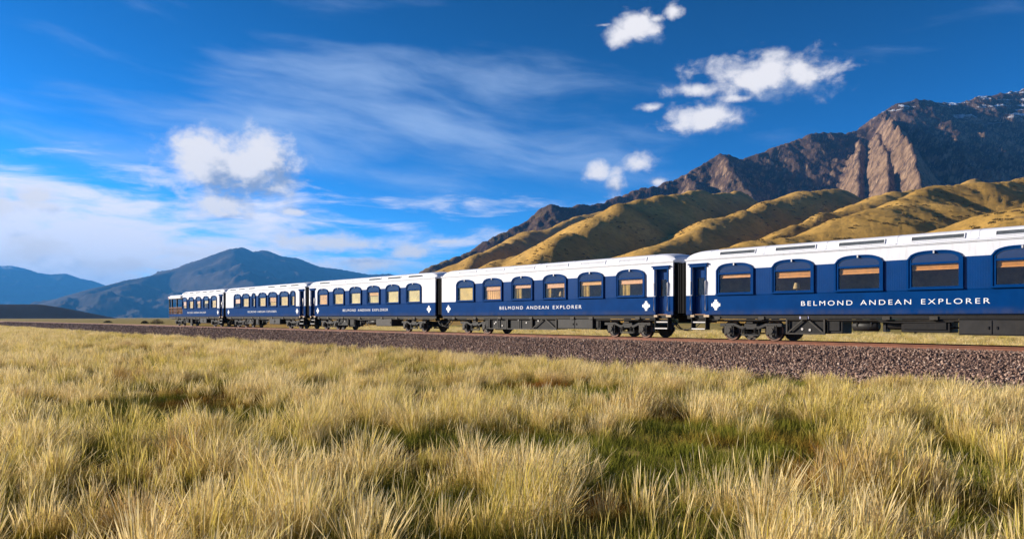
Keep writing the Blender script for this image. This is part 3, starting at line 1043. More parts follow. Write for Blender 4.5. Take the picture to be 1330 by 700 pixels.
def bogie_frame():
    mb = MB()
    for s in (-1, 1):
        y0, y1 = s * 0.92, s * 1.04
        ya, yb = min(y0, y1), max(y0, y1)
        mb.prism([(-1.5, 0.60), (-1.5, 0.74), (-0.75, 0.74), (-0.45, 0.62), (0.45, 0.62), (0.75, 0.74), (1.5, 0.74), (1.5, 0.60), (0.72, 0.60), (0.42, 0.48), (-0.42, 0.48), (-0.72, 0.60)], ya, yb)
        mb.box(-0.42, 0.42, ya + 0.02, yb - 0.02, 0.20, 0.27)            # spring plank
        mb.bar((-0.40, s * 0.98, 0.50), (-0.44, s * 0.98, 0.22), 0.05)
        mb.bar((0.40, s * 0.98, 0.50), (0.44, s * 0.98, 0.22), 0.05)
        mb.box(-0.16, 0.16, ya - 0.03, yb + 0.03, 0.74, 0.93)            # side bearer
        for ex in (-1.46, 1.46):                                         # brake hangers and blocks
            mb.bar((ex, s * 0.78, 0.72), (ex * 0.995, s * 0.78, 0.34), 0.06)
            mb.box(min(ex, ex * 1.05), max(ex, ex * 1.05), s * 0.78 - 0.05, s * 0.78 + 0.05, 0.30, 0.52)
        mb.bar((-1.45, s * 0.86, 0.30), (1.45, s * 0.86, 0.30), 0.035)   # brake rod
    mb.box(-0.30, 0.30, -1.0, 1.0, 0.50, 0.72)
    mb.box(-1.5, -1.42, -0.92, 0.92, 0.62, 0.72)
    mb.box(1.42, 1.5, -0.92, 0.92, 0.62, 0.72)
    for sx in (-1.03, 1.03): mb.tube([(sx, -0.95, 0.43), (sx, 0.95, 0.43)], 0.075, 12)
    mb.tube([(0, 0, 0.70), (0, 0, 1.0)], 0.25, 16)
    return mb.mesh('bogie', M['grey'], 0.008)


def axle_box():
    mb = MB()
    mb.box(-0.17, 0.17, -0.12, 0.06, -0.17, 0.20)
    mb.box(-0.24, -0.17, -0.08, 0.06, -0.22, 0.24)
    mb.box(0.17, 0.24, -0.08, 0.06, -0.22, 0.24)
    mb.tube([(0, -0.12, 0), (0, -0.165, 0)], 0.12, 14)
    for a in (45, 135, 225, 315): mb.tube([(0.15 * math.cos(R(a)), -0.12, 0.15 * math.sin(R(a))), (0.15 * math.cos(R(a)), -0.14, 0.15 * math.sin(R(a)))], 0.022, 6)
    return mb.mesh('axle_box', M['frame'], 0.01)


def spring_mesh():
    mb = MB()
    pts = [(0.085 * math.cos(t), 0.085 * math.sin(t), 0.24 * t / (2 * math.pi * 4)) for t in np.linspace(0, 2 * math.pi * 4, 49)]
    mb.tube(pts, 0.018, 6)
    return mb.mesh('spring', M['black'])


def equipment_box(root, x0, x1, zb, mat='grey', doors=2):
    mb = MB()
    mb.box(x0, x1, -1.22, -0.25, zb, 0.93)
    b = mb.build('equipment_box', M[mat], root, 0.012)
    n = doors
    for i in range(n):
        a = x0 + (x1 - x0) * i / n + 0.03; c = x0 + (x1 - x0) * (i + 1) / n - 0.03
        d = MB(); d.box(a, c, -1.245, -1.222, zb + 0.04, 0.89)
        do = d.build('door', M[mat], b, 0.006)
        h = MB()
        hx = c - 0.10 if i % 2 == 0 else a + 0.10
        h.box(hx - 0.02, hx + 0.02, -1.275, -1.246, (zb + 0.9) / 2 - 0.05, (zb + 0.9) / 2 + 0.05)
        h.build('latch', M['black'], b)
    return b


def battery_cradle(root, x0, x1, zb, cross=True, junk=0):
    mb = MB()
    y0, y1 = -1.24, -1.19
    mb.box(x0, x0 + 0.06, y0, y1, zb, 0.95); mb.box(x1 - 0.06, x1, y0, y1, zb, 0.95)
    mb.box(x0 + 0.06, x1 - 0.06, y0, y1, zb, zb + 0.05); mb.box(x0 + 0.06, x1 - 0.06, y0, y1, 0.90, 0.95)
    xm = (x0 + x1) / 2
    if cross:
        mb.bar((x0 + 0.08, -1.215, zb + 0.06), (xm - 0.12, -1.215, 0.89), 0.035, 0.05)
        mb.bar((x1 - 0.08, -1.215, zb + 0.06), (xm + 0.12, -1.215, 0.89), 0.035, 0.05)
    else:
        mb.box(xm - 0.02, xm + 0.02, y0 + 0.005, y1, zb + 0.05, 0.90)
    c = mb.build('battery_cradle', M['frame'], root)
    t = MB(); t.box(x0 + 0.07, x1 - 0.07, -1.12, -0.3, zb + 0.03, 0.92)
    t.build('battery_box', M['black'], c, 0.01)
    for k in range(junk):
        g = MB(); xx = x0 + (x1 - x0) * (0.2 + 0.6 * random.random()); zz = zb + 0.15 + 0.4 * random.random()
        g.tube([(xx, -1.15, zz), (xx, -1.118, zz)], 0.05, 10)
        g.build('gauge', M['steel'], c)
    return c


def steps(root, xc):
    for k, (z, y) in enumerate(((0.80, -1.30), (0.50, -1.36))):
        mb = MB(); mb.box(xc - 0.36, xc + 0.36, y, y + 0.25, z - 0.035, z)
        t = mb.build('step', M['black'], root)
        e = MB(); e.box(xc - 0.36, xc + 0.36, y - 0.022, y - 0.001, z - 0.05, z + 0.004); e.build('nosing', M['steel'], t)
    for s in (-0.38, 0.38):
        mb = MB()
        mb.prism([(xc + s - 0.015, 0.44), (xc + s + 0.015, 0.44), (xc + s + 0.015, 1.0), (xc + s - 0.015, 1.0)], -1.36, -1.05)
        mb.build('step_bracket', M['black'], root)
    for s in (-0.42, 0.30):
        b = MB(); b.box(xc + s, xc + s + (0.22 if s < 0 else 0.30), -HW - 0.05, -HW + 0.05, 1.0, 1.105)
        b.build('sill_block', M['timber'], root, 0.01)


def handrail(root, x):
    mb = MB()
    mb.tube([(x, -HW - 0.005, 1.30), (x, -HW - 0.07, 1.34), (x, -HW - 0.07, 2.60), (x, -HW - 0.005, 2.64)], 0.022, 8)
    mb.build('handrail', M['steel'], root)


def vest_door(root, xc):
    dw = 0.64
    mb = MB()
    y0, y1 = -1.13, -1.08
    mb.box(xc - dw / 2, xc - dw / 2 + 0.10, y0, y1, ZF, 3.20); mb.box(xc + dw / 2 - 0.10, xc + dw / 2, y0, y1, ZF, 3.20)
    mb.box(xc - dw / 2 + 0.10, xc + dw / 2 - 0.10, y0, y1, ZF, 2.0); mb.box(xc - dw / 2 + 0.10, xc + dw / 2 - 0.10, y0, y1, 2.78, 3.20)
    d = mb.build('door', M['blue_board'], root)
    p = MB(); p.box(xc - dw / 2 + 0.10, xc + dw / 2 - 0.10, -1.11, -1.10, 2.0, 2.78); p.build('pane', M['glass_mirror'], d)
    h = MB(); h.tube([(xc - dw / 2 + 0.06, -1.135, 1.98), (xc - dw / 2 + 0.06, -1.18, 1.98), (xc - dw / 2 + 0.17, -1.18, 1.98)], 0.013, 6); h.build('handle', M['brass'], d)
    # recess
    rv = MB()
    rv.box(xc - 0.375, xc - 0.345, -HW + 0.09, -1.0, ZF, 3.29); rv.box(xc + 0.345, xc + 0.375, -HW + 0.09, -1.0, ZF, 3.29)
    rv.box(xc - 0.345, xc + 0.345, -HW + 0.09, -1.0, 3.20, 3.29)
    rv.build('door_recess', M['blue'], root)
    hd = MB(); hd.box(xc - 0.47, xc + 0.47, -HW - 0.06, -HW - 0.002, 3.26, 3.36); hd.box(xc - 0.53, xc + 0.53, -HW - 0.10, -HW - 0.002, 3.36, 3.42)
    hd.build('door_header', M['blue'], root)
    for ja, jc in ((-0.42, -0.345), (0.345, 0.42)):
        jb = MB(); jb.box(xc + ja, xc + jc, -HW - 0.025, -HW - 0.002, ZB + 0.03, 3.26)
        jb.build('door_jamb', M['blue'], root)
    handrail(root, xc - 0.40); handrail(root, xc + 0.40)
    steps(root, xc)


def chakana(root, x):
    u = 0.066; s = 1.03
    poly = []
    q = [(1, 3.5), (1, 2), (2, 2), (2, 1), (3.5, 1)]
    for k in range(4):
        a = -k * math.pi / 2
        for (px, pz) in q: poly.append((px * math.cos(a) - pz * math.sin(a), px * math.sin(a) + pz * math.cos(a)))
    mb = MB()
    # stepped cross from boxes that butt
    for (x0, x1, z0, z1) in ((-3.5, 3.5, -1, 1), (-1, 1, 1, 3.5), (-1, 1, -3.5, -1), (1, 2, 1, 2), (-2, -1, 1, 2), (1, 2, -2, -1), (-2, -1, -2, -1)):
        mb.box(x + x0 * u, x + x1 * u, -HW - 0.008, -HW - 0.003, 1.545 + z0 * u, 1.545 + z1 * u)
    mb.build('emblem', M['letter'], root)


def letter_meshes():
    """one mesh for each letter of the line painted along the side"""
    c = bpy.data.curves.new('letter', 'FONT')
    c.body = 'BELMOND ANDEAN EXPLORER'
    c.size = 0.27; c.space_character = 1.34; c.space_word = 1.5
    c.extrude = 0.002; c.offset = -0.001
    o = bpy.data.objects.new('tmp', c); COL.objects.link(o)
    dg = bpy.context.evaluated_depsgraph_get()
    me = bpy.data.meshes.new_from_object(o.evaluated_get(dg))
    bpy.data.objects.remove(o)
    co = np.array([v.co[:] for v in me.vertices])
    cx = (co[:, 0].min() + co[:, 0].max()) / 2; cy = (co[:, 1].min() + co[:, 1].max()) / 2
    kx, kz = 6.77 / np.ptp(co[:, 0]), 0.185 / np.ptp(co[:, 1])
    co = np.stack([(co[:, 0] - cx) * kx, -co[:, 2] - HW - 0.0055, (co[:, 1] - cy) * kz + 1.548], -1)
    polys = [tuple(p.vertices) for p in me.polygons]
    # letters follow each other along x: group faces whose spans overlap
    spans = sorted((min(co[i, 0] for i in p), max(co[i, 0] for i in p), k) for k, p in enumerate(polys))
    groups, end = [], -1e9
    for a, b, k in spans:
        if a > end + 0.004: groups.append([])
        groups[-1].append(k); end = max(end, b)
    out = []
    for g in groups:
        ids = sorted({i for k in g for i in polys[k]}); mp = {i: n for n, i in enumerate(ids)}
        m_ = bpy.data.meshes.new('letter')
        m_.from_pydata([tuple(co[i]) for i in ids], [], [tuple(mp[i] for i in polys[k]) for k in g])
        m_.materials.append(M['letter']); out.append(m_)
    return out


def gangway(root, s, deck=False):
    mb = MB()
    for k in range(4):
        x = s * (HL + 0.03 + k * 0.085)
        g = 0.03 if k % 2 else 0.0
        a, b = min(x, x + s * 0.06), max(x, x + s * 0.06)
        mb.box(a, b, -1.22 + g, -0.60, 1.18, 3.50 - g); mb.box(a, b, 0.60, 1.22 - g, 1.18, 3.50 - g); mb.box(a, b, -0.60, 0.60, 3.2, 3.50 - g)
        mb.box(a, b, -0.60, 0.60, 1.12, 1.22)
    mb.build('gangway', M['rubber_shade'], root)
    cp = MB()
    cp.box(min(s * HL, s * (HL + 0.40)) - 0.0, max(s * HL, s * (HL + 0.40)), -0.10, 0.10, 0.78, 0.98)
    cp.box(min(s * (HL + .28), s * (HL + 0.42)), max(s * (HL + .28), s * (HL + 0.42)), -0.16, 0.16, 0.74, 1.02)
    cp.box(min(s * (HL - .5), s * HL), max(s * (HL - .5), s * HL), -0.3, 0.3, 0.75, 0.95)
    cp.build('coupler', M['black'], root)
    for y, z0 in ((-0.95, 0.95), (-0.72, 0.90)):
        hs_ = MB()
        pts = [(s * (HL - 0.45 + 0.85 * t), y + 0.02 * math.sin(t * 9), z0 - 0.52 * math.sin(math.pi * min(1, t * 0.56))) for t in np.linspace(0, 1, 12)]
        hs_.tube(pts, 0.024, 8); hs_.build('brake_hose', M['frame'], root)


def carriage(s_c, label, door_end, wins, shades, vents, gear, deck=None, letters_x=0.0, glass='glass'):
    """door_end: +1/-1 side of the vestibule door. wins: (x, width). deck: x where the open deck begins (left end)"""
    root = empty('passenger_carriage', tw(s_c, 0, RAILZ), ROT)
    tag(root, label, 'train carriage', 'carriages of the blue and white train')
    xL = deck if deck is not None else -HL
    dx = door_end * (HL - 0.68)                       # door centre
    d0, d1 = dx - 0.36, dx + 0.36
    # --- underframe
    mb = MB(); mb.box(-HL, HL, -1.27, -1.14, 0.93, ZF - 0.004); mb.box(-HL, HL, 1.14, 1.27, 0.93, ZF - 0.004)
    mb.box(-HL, HL, -1.14, 1.14, 1.03, ZF - 0.006)
    for x in np.arange(-8.5, 9, 1.7): mb.box(x - 0.05, x + 0.05, -1.14, 1.14, 0.93, 1.03)
    mb.build('underframe', M['black'], root)
    # --- lower panels
    def spans(a, b):
        return [(a, d0), (d1, b)] if a < d0 and d1 < b else [(a, b)]
    mb = MB()
    for a, b in spans(-HL, HL): mb.box(a, b, -HW, -HW + 0.08, ZF - 0.02 if False else ZF, ZB if a >= xL - 0.01 or deck is None else ZB)
    if deck is not None:
        mb = MB()
        for a, b in spans(xL, HL): mb.box(a, b, -HW, -HW + 0.08, ZF, ZB)
        mb.box(-HL, xL, -HW, -HW + 0.08, ZF, 1.42)
        mb.box(-HL, xL, HW - 0.08, HW, ZF, 1.42); mb.box(xL, HL, HW - 0.08, HW, ZF, ZB)
        mb.box(-HL, -HL + 0.08, -HW + 0.08, HW - 0.08, ZF, 1.42)
    else:
        mb.box(-HL, HL, HW - 0.08, HW, ZF, ZB)
    lp = mb.build('lower_panel', M['blue'], root)
    mb = MB()
    for a, b in spans(xL, HL):
        mb.box(a, b, -HW - 0.016, -HW - 0.001, ZB - 0.035, ZB - 0.005)
        mb.box(a, b, -HW - 0.012, -HW - 0.001, ZF + 0.03, ZF + 0.06)
    mb.build('belt_moulding', M['blue'], lp)
    # --- window band
    wx0 = min(x - w / 2 for x, w in wins); wx1 = max(x + w / 2 for x, w in wins)
    ws = sorted(wins)
    for (xa, wa), (xb, wb) in zip(ws[:-1], ws[1:]):
        mb = MB(); mb.box(xa + wa / 2, xb - wb / 2, -HW, -HW + 0.08, ZB, ZP)
        mb.build('window_band', M['blue_board'], root)
    mb = MB()
    for a, b in ((xL, wx0), (wx1, HL)):
        if a < d0 and d1 < b:
            mb.box(a, d0, -HW, -HW + 0.08, ZB, ZE); mb.box(d1, b, -HW, -HW + 0.08, ZB, ZE); mb.box(d0, d1, -HW, -HW + 0.08, 3.29, ZE)
        else:
            mb.box(a, b, -HW, -HW + 0.08, ZB, ZE)
    mb.box(wx0, wx1, -HW, -HW + 0.08, ZP, ZE)
    mb.box(xL, HL, HW - 0.08, HW, ZB, ZE)
    if deck is not None: mb.box(xL, xL + 0.08, -HW + 0.08, HW - 0.08, ZF, ZE)
    mb.build('upper_wall', M['white'], root)
    for ex in ((HL - 0.08,) if deck is not None else (HL - 0.08, -HL)):
        mb = MB(); mb.box(ex, ex + 0.08, -HW + 0.08, HW - 0.08, ZF, ZE - 0.04); mb.build('end_wall', M['rubber_shade'], root)  # coloured black to carry the shade in the gap between cars
    # --- roof
    if deck is None:
        set_sharp(obj('roof', roof_mesh(-HL - 0.05, HL + 0.05), None, root))
    else:
        set_sharp(obj('roof', roof_mesh(xL - 0.6, HL + 0.05), None, root))
        mb = MB()
        mb.box(-HL - 0.15, xL - 0.61, -HW - 0.04, HW + 0.04, 3.24, 3.56)
        mb.box(-HL - 0.05, xL - 0.61, -1.2, 1.2, 3.56, 3.68)
        mb.build('deck_canopy', M['roofwhite'], root, 0.05)
        dk = MB()
        dk.box(-HL, xL, -HW + 0.08, HW - 0.08, ZF, ZF + 0.05); dk.build('deck_floor', M['wood'], root)
        for x in (-HL + 0.10, -HL + 1.1, -HL + 3.0, xL - 0.12):
            for y in (-HW + 0.09, HW - 0.09):
                p = MB(); p.box(x - 0.07, x + 0.07, y - 0.07, y + 0.07, 1.42 if abs(x + HL - 0.1) > 1 or True else ZF, 3.24)
                p.build('deck_post', M['black'], root)
        for y in (-HW + 0.05, HW - 0.05):
            r_ = MB()
            r_.box(-HL, xL, y - 0.03, y + 0.03, 2.16, 2.22); r_.box(-HL, xL, y - 0.02, y + 0.02, 1.80, 1.83)
            for x in np.arange(-HL + 0.3, xL, 0.16): r_.box(x - 0.012, x + 0.012, y - 0.012, y + 0.012, 1.42, 2.16)
            r_.build('railing', M['wood'], root)
        r_ = MB(); r_.box(-HL + 0.02, -HL + 0.08, -HW + 0.1, HW - 0.1, 2.16, 2.22)
        for y in np.arange(-1.1, 1.15, 0.16): r_.box(-HL + 0.038, -HL + 0.062, y - 0.012, y + 0.012, 1.42, 2.16)
        r_.build('railing', M['wood'], root)
        tl = MB(); tl.box(-HL + 0.02, -HL + 0.2, -HW - 0.06, -HW - 0.041, 3.32, 3.46); tl.build('tail_lamp', M['red'], root)
        # seats on the deck
        for x in (-8.2, -6.4, -5.0):
            st = MB(); st.box(x - 0.35, x + 0.35, -0.95, -0.25, ZF + 0.05, 1.58); st.box(x + 0.22, x + 0.36, -0.95, -0.25, 1.58, 2.05)
            st.build('deck_seat', M['cloth'], root, 0.03)
    def seam():
        pr = [(1.337, 3.652), (1.275, 3.667), (1.205, 3.90), (1.165, 3.945), (1.05, 3.985), (0.75, 4.03), (0.35, 4.06), (0.0, 4.07)]
        full = [(-a, b) for a, b in pr] + [(a, b) for a, b in pr[-2::-1]]
        mb = MB(); n = len(full)
        vs = [(x, a * 1.004, b + 0.007) for x in (-0.02, 0.02) for a, b in full] + [(x, a * 0.995, b - 0.01) for x in (-0.02, 0.02) for a, b in full]
        fs = []
        for i in range(n - 1):
            fs += [(i, i + 1, n + i + 1, n + i), (i, i + 1, 2 * n + i + 1, 2 * n + i), (n + i, n + i + 1, 3 * n + i + 1, 3 * n + i)]
        mb.add(vs, fs)
        return mb.mesh('roof_seam', M['roofwhite'])
    for x in np.arange(-8.1, 8.2, 1.35):
        if x > xL + 0.8 and not any(abs(x - vx) < vw / 2 + 0.06 for vx, vw, _ in vents):
            so_ = obj('roof_seam', shared('seam', seam), None, root); so_.location = (x, 0, 0)
    # --- roof vents on the sloping clerestory side
    for (x, w, mat) in vents:
        zl, zh = 3.735, 3.865
        yv = lambda z: -(1.275 - (z - 3.665) * (0.07 / 0.235))
        fr = MB()
        o_ = 0.02
        def quad(x0, x1, z0, z1, off):
            return [(x0, yv(z0) * 0.999 - off, z0), (x1, yv(z0) * 0.999 - off, z0), (x1, yv(z1) * 0.999 - off, z1), (x0, yv(z1) * 0.999 - off, z1)]
        for (a, b, c, d) in ((x - w / 2 - 0.03, x + w / 2 + 0.03, zh, zh + 0.025), (x - w / 2 - 0.03, x + w / 2 + 0.03, zl - 0.025, zl), (x - w / 2 - 0.03, x - w / 2, zl, zh), (x + w / 2, x + w / 2 + 0.03, zl, zh)):
            q0 = quad(a, b, c, d, 0.035); q1 = quad(a, b, c, d, -0.01)
            fr.add(q0 + q1, [(0, 1, 2, 3), (4, 7, 6, 5), (0, 4, 5, 1), (1, 5, 6, 2), (2, 6, 7, 3), (3, 7, 4, 0)])
        f_ = fr.build('roof_vent', M['roofwhite'], root)
        lv = MB()
        for i in range(3):
            za = zl + (zh - zl) * i / 3; zb = zl + (zh - zl) * (i + 1) / 3
            lv.add([(x - w / 2, yv(za) - 0.026, za), (x + w / 2, yv(za) - 0.026, za), (x + w / 2, yv(zb) - 0.006, zb), (x - w / 2, yv(zb) - 0.006, zb)], [(0, 1, 2, 3)])
        lv.build('louvre', M[mat], f_)
    # --- interior
    mb = MB(); mb.box(xL + 0.08, HL - 0.08, 0.25, 0.30, ZF, 3.4); mb.build('corridor_wall', M['wood'], root)
    mb = MB(); mb.box(xL + 0.08, HL - 0.08, -HW + 0.08, HW - 0.08, ZF + 0.001, ZF + 0.03); mb.box(xL + 0.08, HL - 0.08, -HW + 0.08, HW - 0.08, 3.4, 3.44)
    mb.build('interior_lining', M['wood'], root)
    # --- windows with what hangs in them
    for (x, w), sp_ in zip(wins, shades):
        add_window(root, x, w, sp_, glass)
    if gear.get('lamps'):
        for x in gear['lamps']:
            t = MB(); t.box(x - 0.45, x + 0.45, -1.15, -0.55, 1.86, 1.90); t.box(x - 0.05, x + 0.05, -0.9, -0.8, ZF, 1.86)
            tb = t.build('table', M['wood'], root)
            l = MB(); l.tube([(x + .1, -0.95, 1.90), (x + .1, -0.95, 2.18)], 0.02, 8); l.tube([(x + .1, -0.95, 2.16), (x + .1, -0.95, 2.40)], [0.15, 0.09], 14); l.build('table_lamp', M['lampshade'], tb)
            for sx in (-1, 1):
                c_ = MB(); c_.box(x + sx * 0.75 - 0.22, x + sx * 0.75 + 0.22, -1.1, -0.5, ZF + 0.03, 1.62); c_.box(x + sx * 1.02 - 0.08, x + sx * 1.02 + 0.08, -1.1, -0.5, ZF + 0.03, 2.35)
                c_.build('seat', M['cloth'], root, 0.04)
    # --- door, emblem, lettering
    vest_door(root, dx)
    chakana(root, door_end * (HL - 1.60))
    if deck is None: chakana(root, -door_end * (HL - 0.74))
    for lm in shared('letters', letter_meshes):
        lt = obj('letter', lm, None, root)
        lt.location = (letters_x, 0, 0)
        if deck is not None: lt.scale = (0.92, 1, 1)
    # --- ends
    gangway(root, 1)
    if deck is None: gangway(root, -1)
    # --- running gear
    bogie(root, -HL + 3.1); bogie(root, HL - 3.1)
    for kind, *a in gear['boxes']:
        if kind == 'box': equipment_box(root, *a)
        elif kind == 'cradle': battery_cradle(root, *a)
        elif kind == 'tank':
            x, L_, r_, z = a
            t = MB(); t.tube([(x - L_ / 2 - 0.05, -0.85, z), (x - L_ / 2, -0.85, z), (x + L_ / 2, -0.85, z), (x + L_ / 2 + 0.05, -0.85, z)], [r_ * 0.6, r_, r_, r_ * 0.6], 18)
            tk = t.build('air_tank', M['grey'], root)
            st = MB()
            for xx in (x - L_ * 0.3, x + L_ * 0.3): st.box(xx - 0.03, xx + 0.03, -0.85 - r_ - 0.015, -0.85 + r_ + 0.015, z - 0.02, 0.94)
            st.build('tank_strap', M['black'], tk)
        elif kind == 'rig':        # brake cylinder, levers and rods
            x0, x1 = a
            t = MB()
            t.tube([(x0 + 0.2, -0.7, 0.70), (x0 + 0.75, -0.7, 0.70)], [0.17, 0.17], 16)
            t.tube([(x0 + 0.75, -0.7, 0.70), (x1, -0.7, 0.62)], 0.03, 8)
            t.bar((x0 + 1.1, -0.95, 0.92), (x0 + 1.25, -0.95, 0.42), 0.05, 0.08)
            t.bar((x0 + 1.3, -1.0, 0.60), (x1 - 0.1, -1.0, 0.74), 0.05, 0.07)
            t.tube([(x0, -1.15, 0.84), (x0 + 0.6, -1.15, 0.80), (x1, -1.15, 0.84)], 0.025, 8)
            t.box(x0 + 0.05, x0 + 0.15, -0.9, -0.5, 0.45, 0.93)
            t.build('brake_rigging', M['grey'], root)
        elif kind == 'block':
            x0, x1, zb = a
            t = MB(); t.box(x0, x1, -1.10, -0.35, zb, 0.93); t.box(x0 + 0.1, x1 - 0.1, -1.14, -1.10, zb + 0.1, 0.85)
            t.build('under_floor_unit', M['black'], root, 0.012)
        elif kind == 'plate':
            x, z = a
            t = MB(); t.box(x - 0.2, x + 0.2, -1.29, -1.272, z - 0.05, z + 0.05); t.build('data_plate', M['plate'], root)
    # small pipes and junction boxes along the sole bar
    for k in range(7):
        x = -8.6 + 17.2 * (k + random.random() * 0.7) / 7
        t = MB(); t.box(x - 0.14, x + 0.14, -1.315, -1.272, 0.90, 1.03); t.build('junction_box', M['frame'], root, 0.006)
    t = MB(); t.tube([(-8.9, -1.18, 0.88), (8.9, -1.18, 0.88)], 0.022, 8); t.tube([(-8.9, -1.10, 0.84), (8.9, -1.10, 0.84)], 0.03, 8)
    t.build('train_pipe', M['frame'], root)
    return root


W6 = [(x, 1.79) for x in (-6.75, -4.05, -1.35, 1.35, 4.05, 6.75)]
PITCH = 19.4
S5 = -12.42
B = lambda m, b: ('blind', m, 0, b)
Cn = lambda m, a, b: ('reflection_sheet', m, a, b)
V6 = lambda mats, dx=0.05: [(x + dx, 1.72, m) for (x, w), m in zip(W6, mats)]

# nearest: blinds half an inch down, dark saloon behind
carriage(S5, 'blue and white carriage with dark windows and short orange wooden blinds', -1, W6,
         [[B('blind_wood', .17)], [B('blind_wood', .30)], [B('blind_wood', .26)], [B('blind_wood', .22)], [B('blind_wood', .24)], [B('blind_wood', .3)]],
         V6(['vent'] * 6),
         {'lamps': (-4.2, 6.75), 'boxes': [('cradle', -4.42, -2.75, .31, True, 2), ('plate', -3.6, .98), ('block', -2.72, -2.1, .36), ('tank', -1.3, .9, .2, .66), ('rig', -.7, 1.9),
          ('block', .1, 1.75, .45), ('box', 2.08, 4.18, .38, 'grey', 2), ('block', 4.2, 4.5, .36)]}, letters_x=-0.30)
carriage(S5 - PITCH, 'blue and white carriage with orange blinds and gold window reflections built as curtains', 1, W6,
         [[B('refl_gold', .98)], [B('blind_wood', .28), Cn('blind_refl_pink', 0, .95)], [B('blind_wood', .22), Cn('reflection_sheet', 0, .40)], [B('blind_wood', .3), Cn('reflection_sheet', 0, .26), Cn('reflection_sheet', .86, 1)],
          [B('blind_refl_pink', .22), Cn('reflection_sheet', 0, .38)], [B('blind_wood', .26), Cn('reflection_sheet', 0, .42)]],
         V6(['roofwhite'] * 6),
         {'lamps': (1.35,), 'boxes': [('cradle', -4.55, -2.9, .31, False, 3), ('block', -5.1, -4.6, .30), ('cradle', -2.85, -.75, .31, False, 2), ('cradle', -.7, 1.35, .31, True, 1), ('box', 1.45, 4.1, .38, 'grey', 2), ('block', 4.12, 4.5, .36)]},
         glass='glass_mirror')
carriage(S5 - 2 * PITCH, 'blue and white carriage with straw-gold reflections built as lowered blinds in all its windows', -1, W6,
         [[B('blind_refl_pink', .98)], [B('refl_gold', .98)], [B('refl_pale', .98)], [B('blind_refl_pink', .3), Cn('refl_pale', 0, 1)], [B('refl_pale', .98)], [B('refl_pale', .98)]],
         V6(['vent', 'roofwhite', 'roofwhite', 'vent', 'vent', 'vent']),
         {'boxes': [('cradle', -4.4, -2.8, .40, True, 1), ('block', -2.7, -1.9, .30), ('rig', -1.5, 1.4), ('box', 1.5, 3.7, .36, 'frame', 1), ('tank', 0.6, 1.2, .2, .66)]},
         glass='glass_mirror')
W2 = [(HL - 15.4, 1.75), (HL - 13.2, 1.75), (HL - 11.2, .78), (HL - 9.1, 1.75), (HL - 6.75, 1.85), (HL - 4.25, 1.85), (HL - 2.42, .90)]
carriage(S5 - 3 * PITCH, 'blue and white carriage with two narrow windows among its wide ones', 1, W2,
         [[B('blind_wood', .55)], [B('refl_gold', .98)], [B('refl_gold', .98)], [B('refl_gold', .98)], [B('blind_refl_pink', .5), Cn('reflection_sheet', 0, 1)], [B('refl_gold', .98)], [B('refl_gold', .98)]],
         [(x, 1.5, m) for x, m in zip((-7.6, -5.2, -2.7, -.4, 2.0, 4.6, 7.0), ('vent', 'vent', 'vent', 'roofwhite', 'vent', 'vent', 'vent'))],
         {'boxes': [('cradle', -4.4, -2.4, .38, True, 1), ('block', -2.0, -1.2, .30), ('rig', -1.0, 1.4), ('box', 1.6, 3.9, .38, 'grey', 2)]}, glass='glass_mirror')
W1 = [(HL - x, 1.62) for x in (12.5, 10.15, 7.7, 5.2, 2.75)][::1]
carriage(S5 - 4 * PITCH, 'rear observation carriage with an open railed deck at its end', 1, W1,
         [[B('blind_wood', .6), Cn('reflection_sheet', 0, 1)], [B('refl_gold', .98)], [B('blind_wood', .35), Cn('reflection_sheet', 0, .9)], [B('refl_pale', .4), Cn('reflection_sheet', 0, .3)], [B('refl_gold', .98)]],
         [(x, 1.4, 'vent') for x in (-3.2, -1.1, 1.1, 3.3, 5.5, 7.6)],
         {'boxes': [('cradle', -3.9, -2.4, .38, True, 1), ('block', -1.9, -1.2, .30), ('rig', -.8, 1.6), ('box', 1.8, 3.9, .38, 'grey', 2)]},
         deck=-HL + 5.35, letters_x=0.9, glass='glass_mirror')


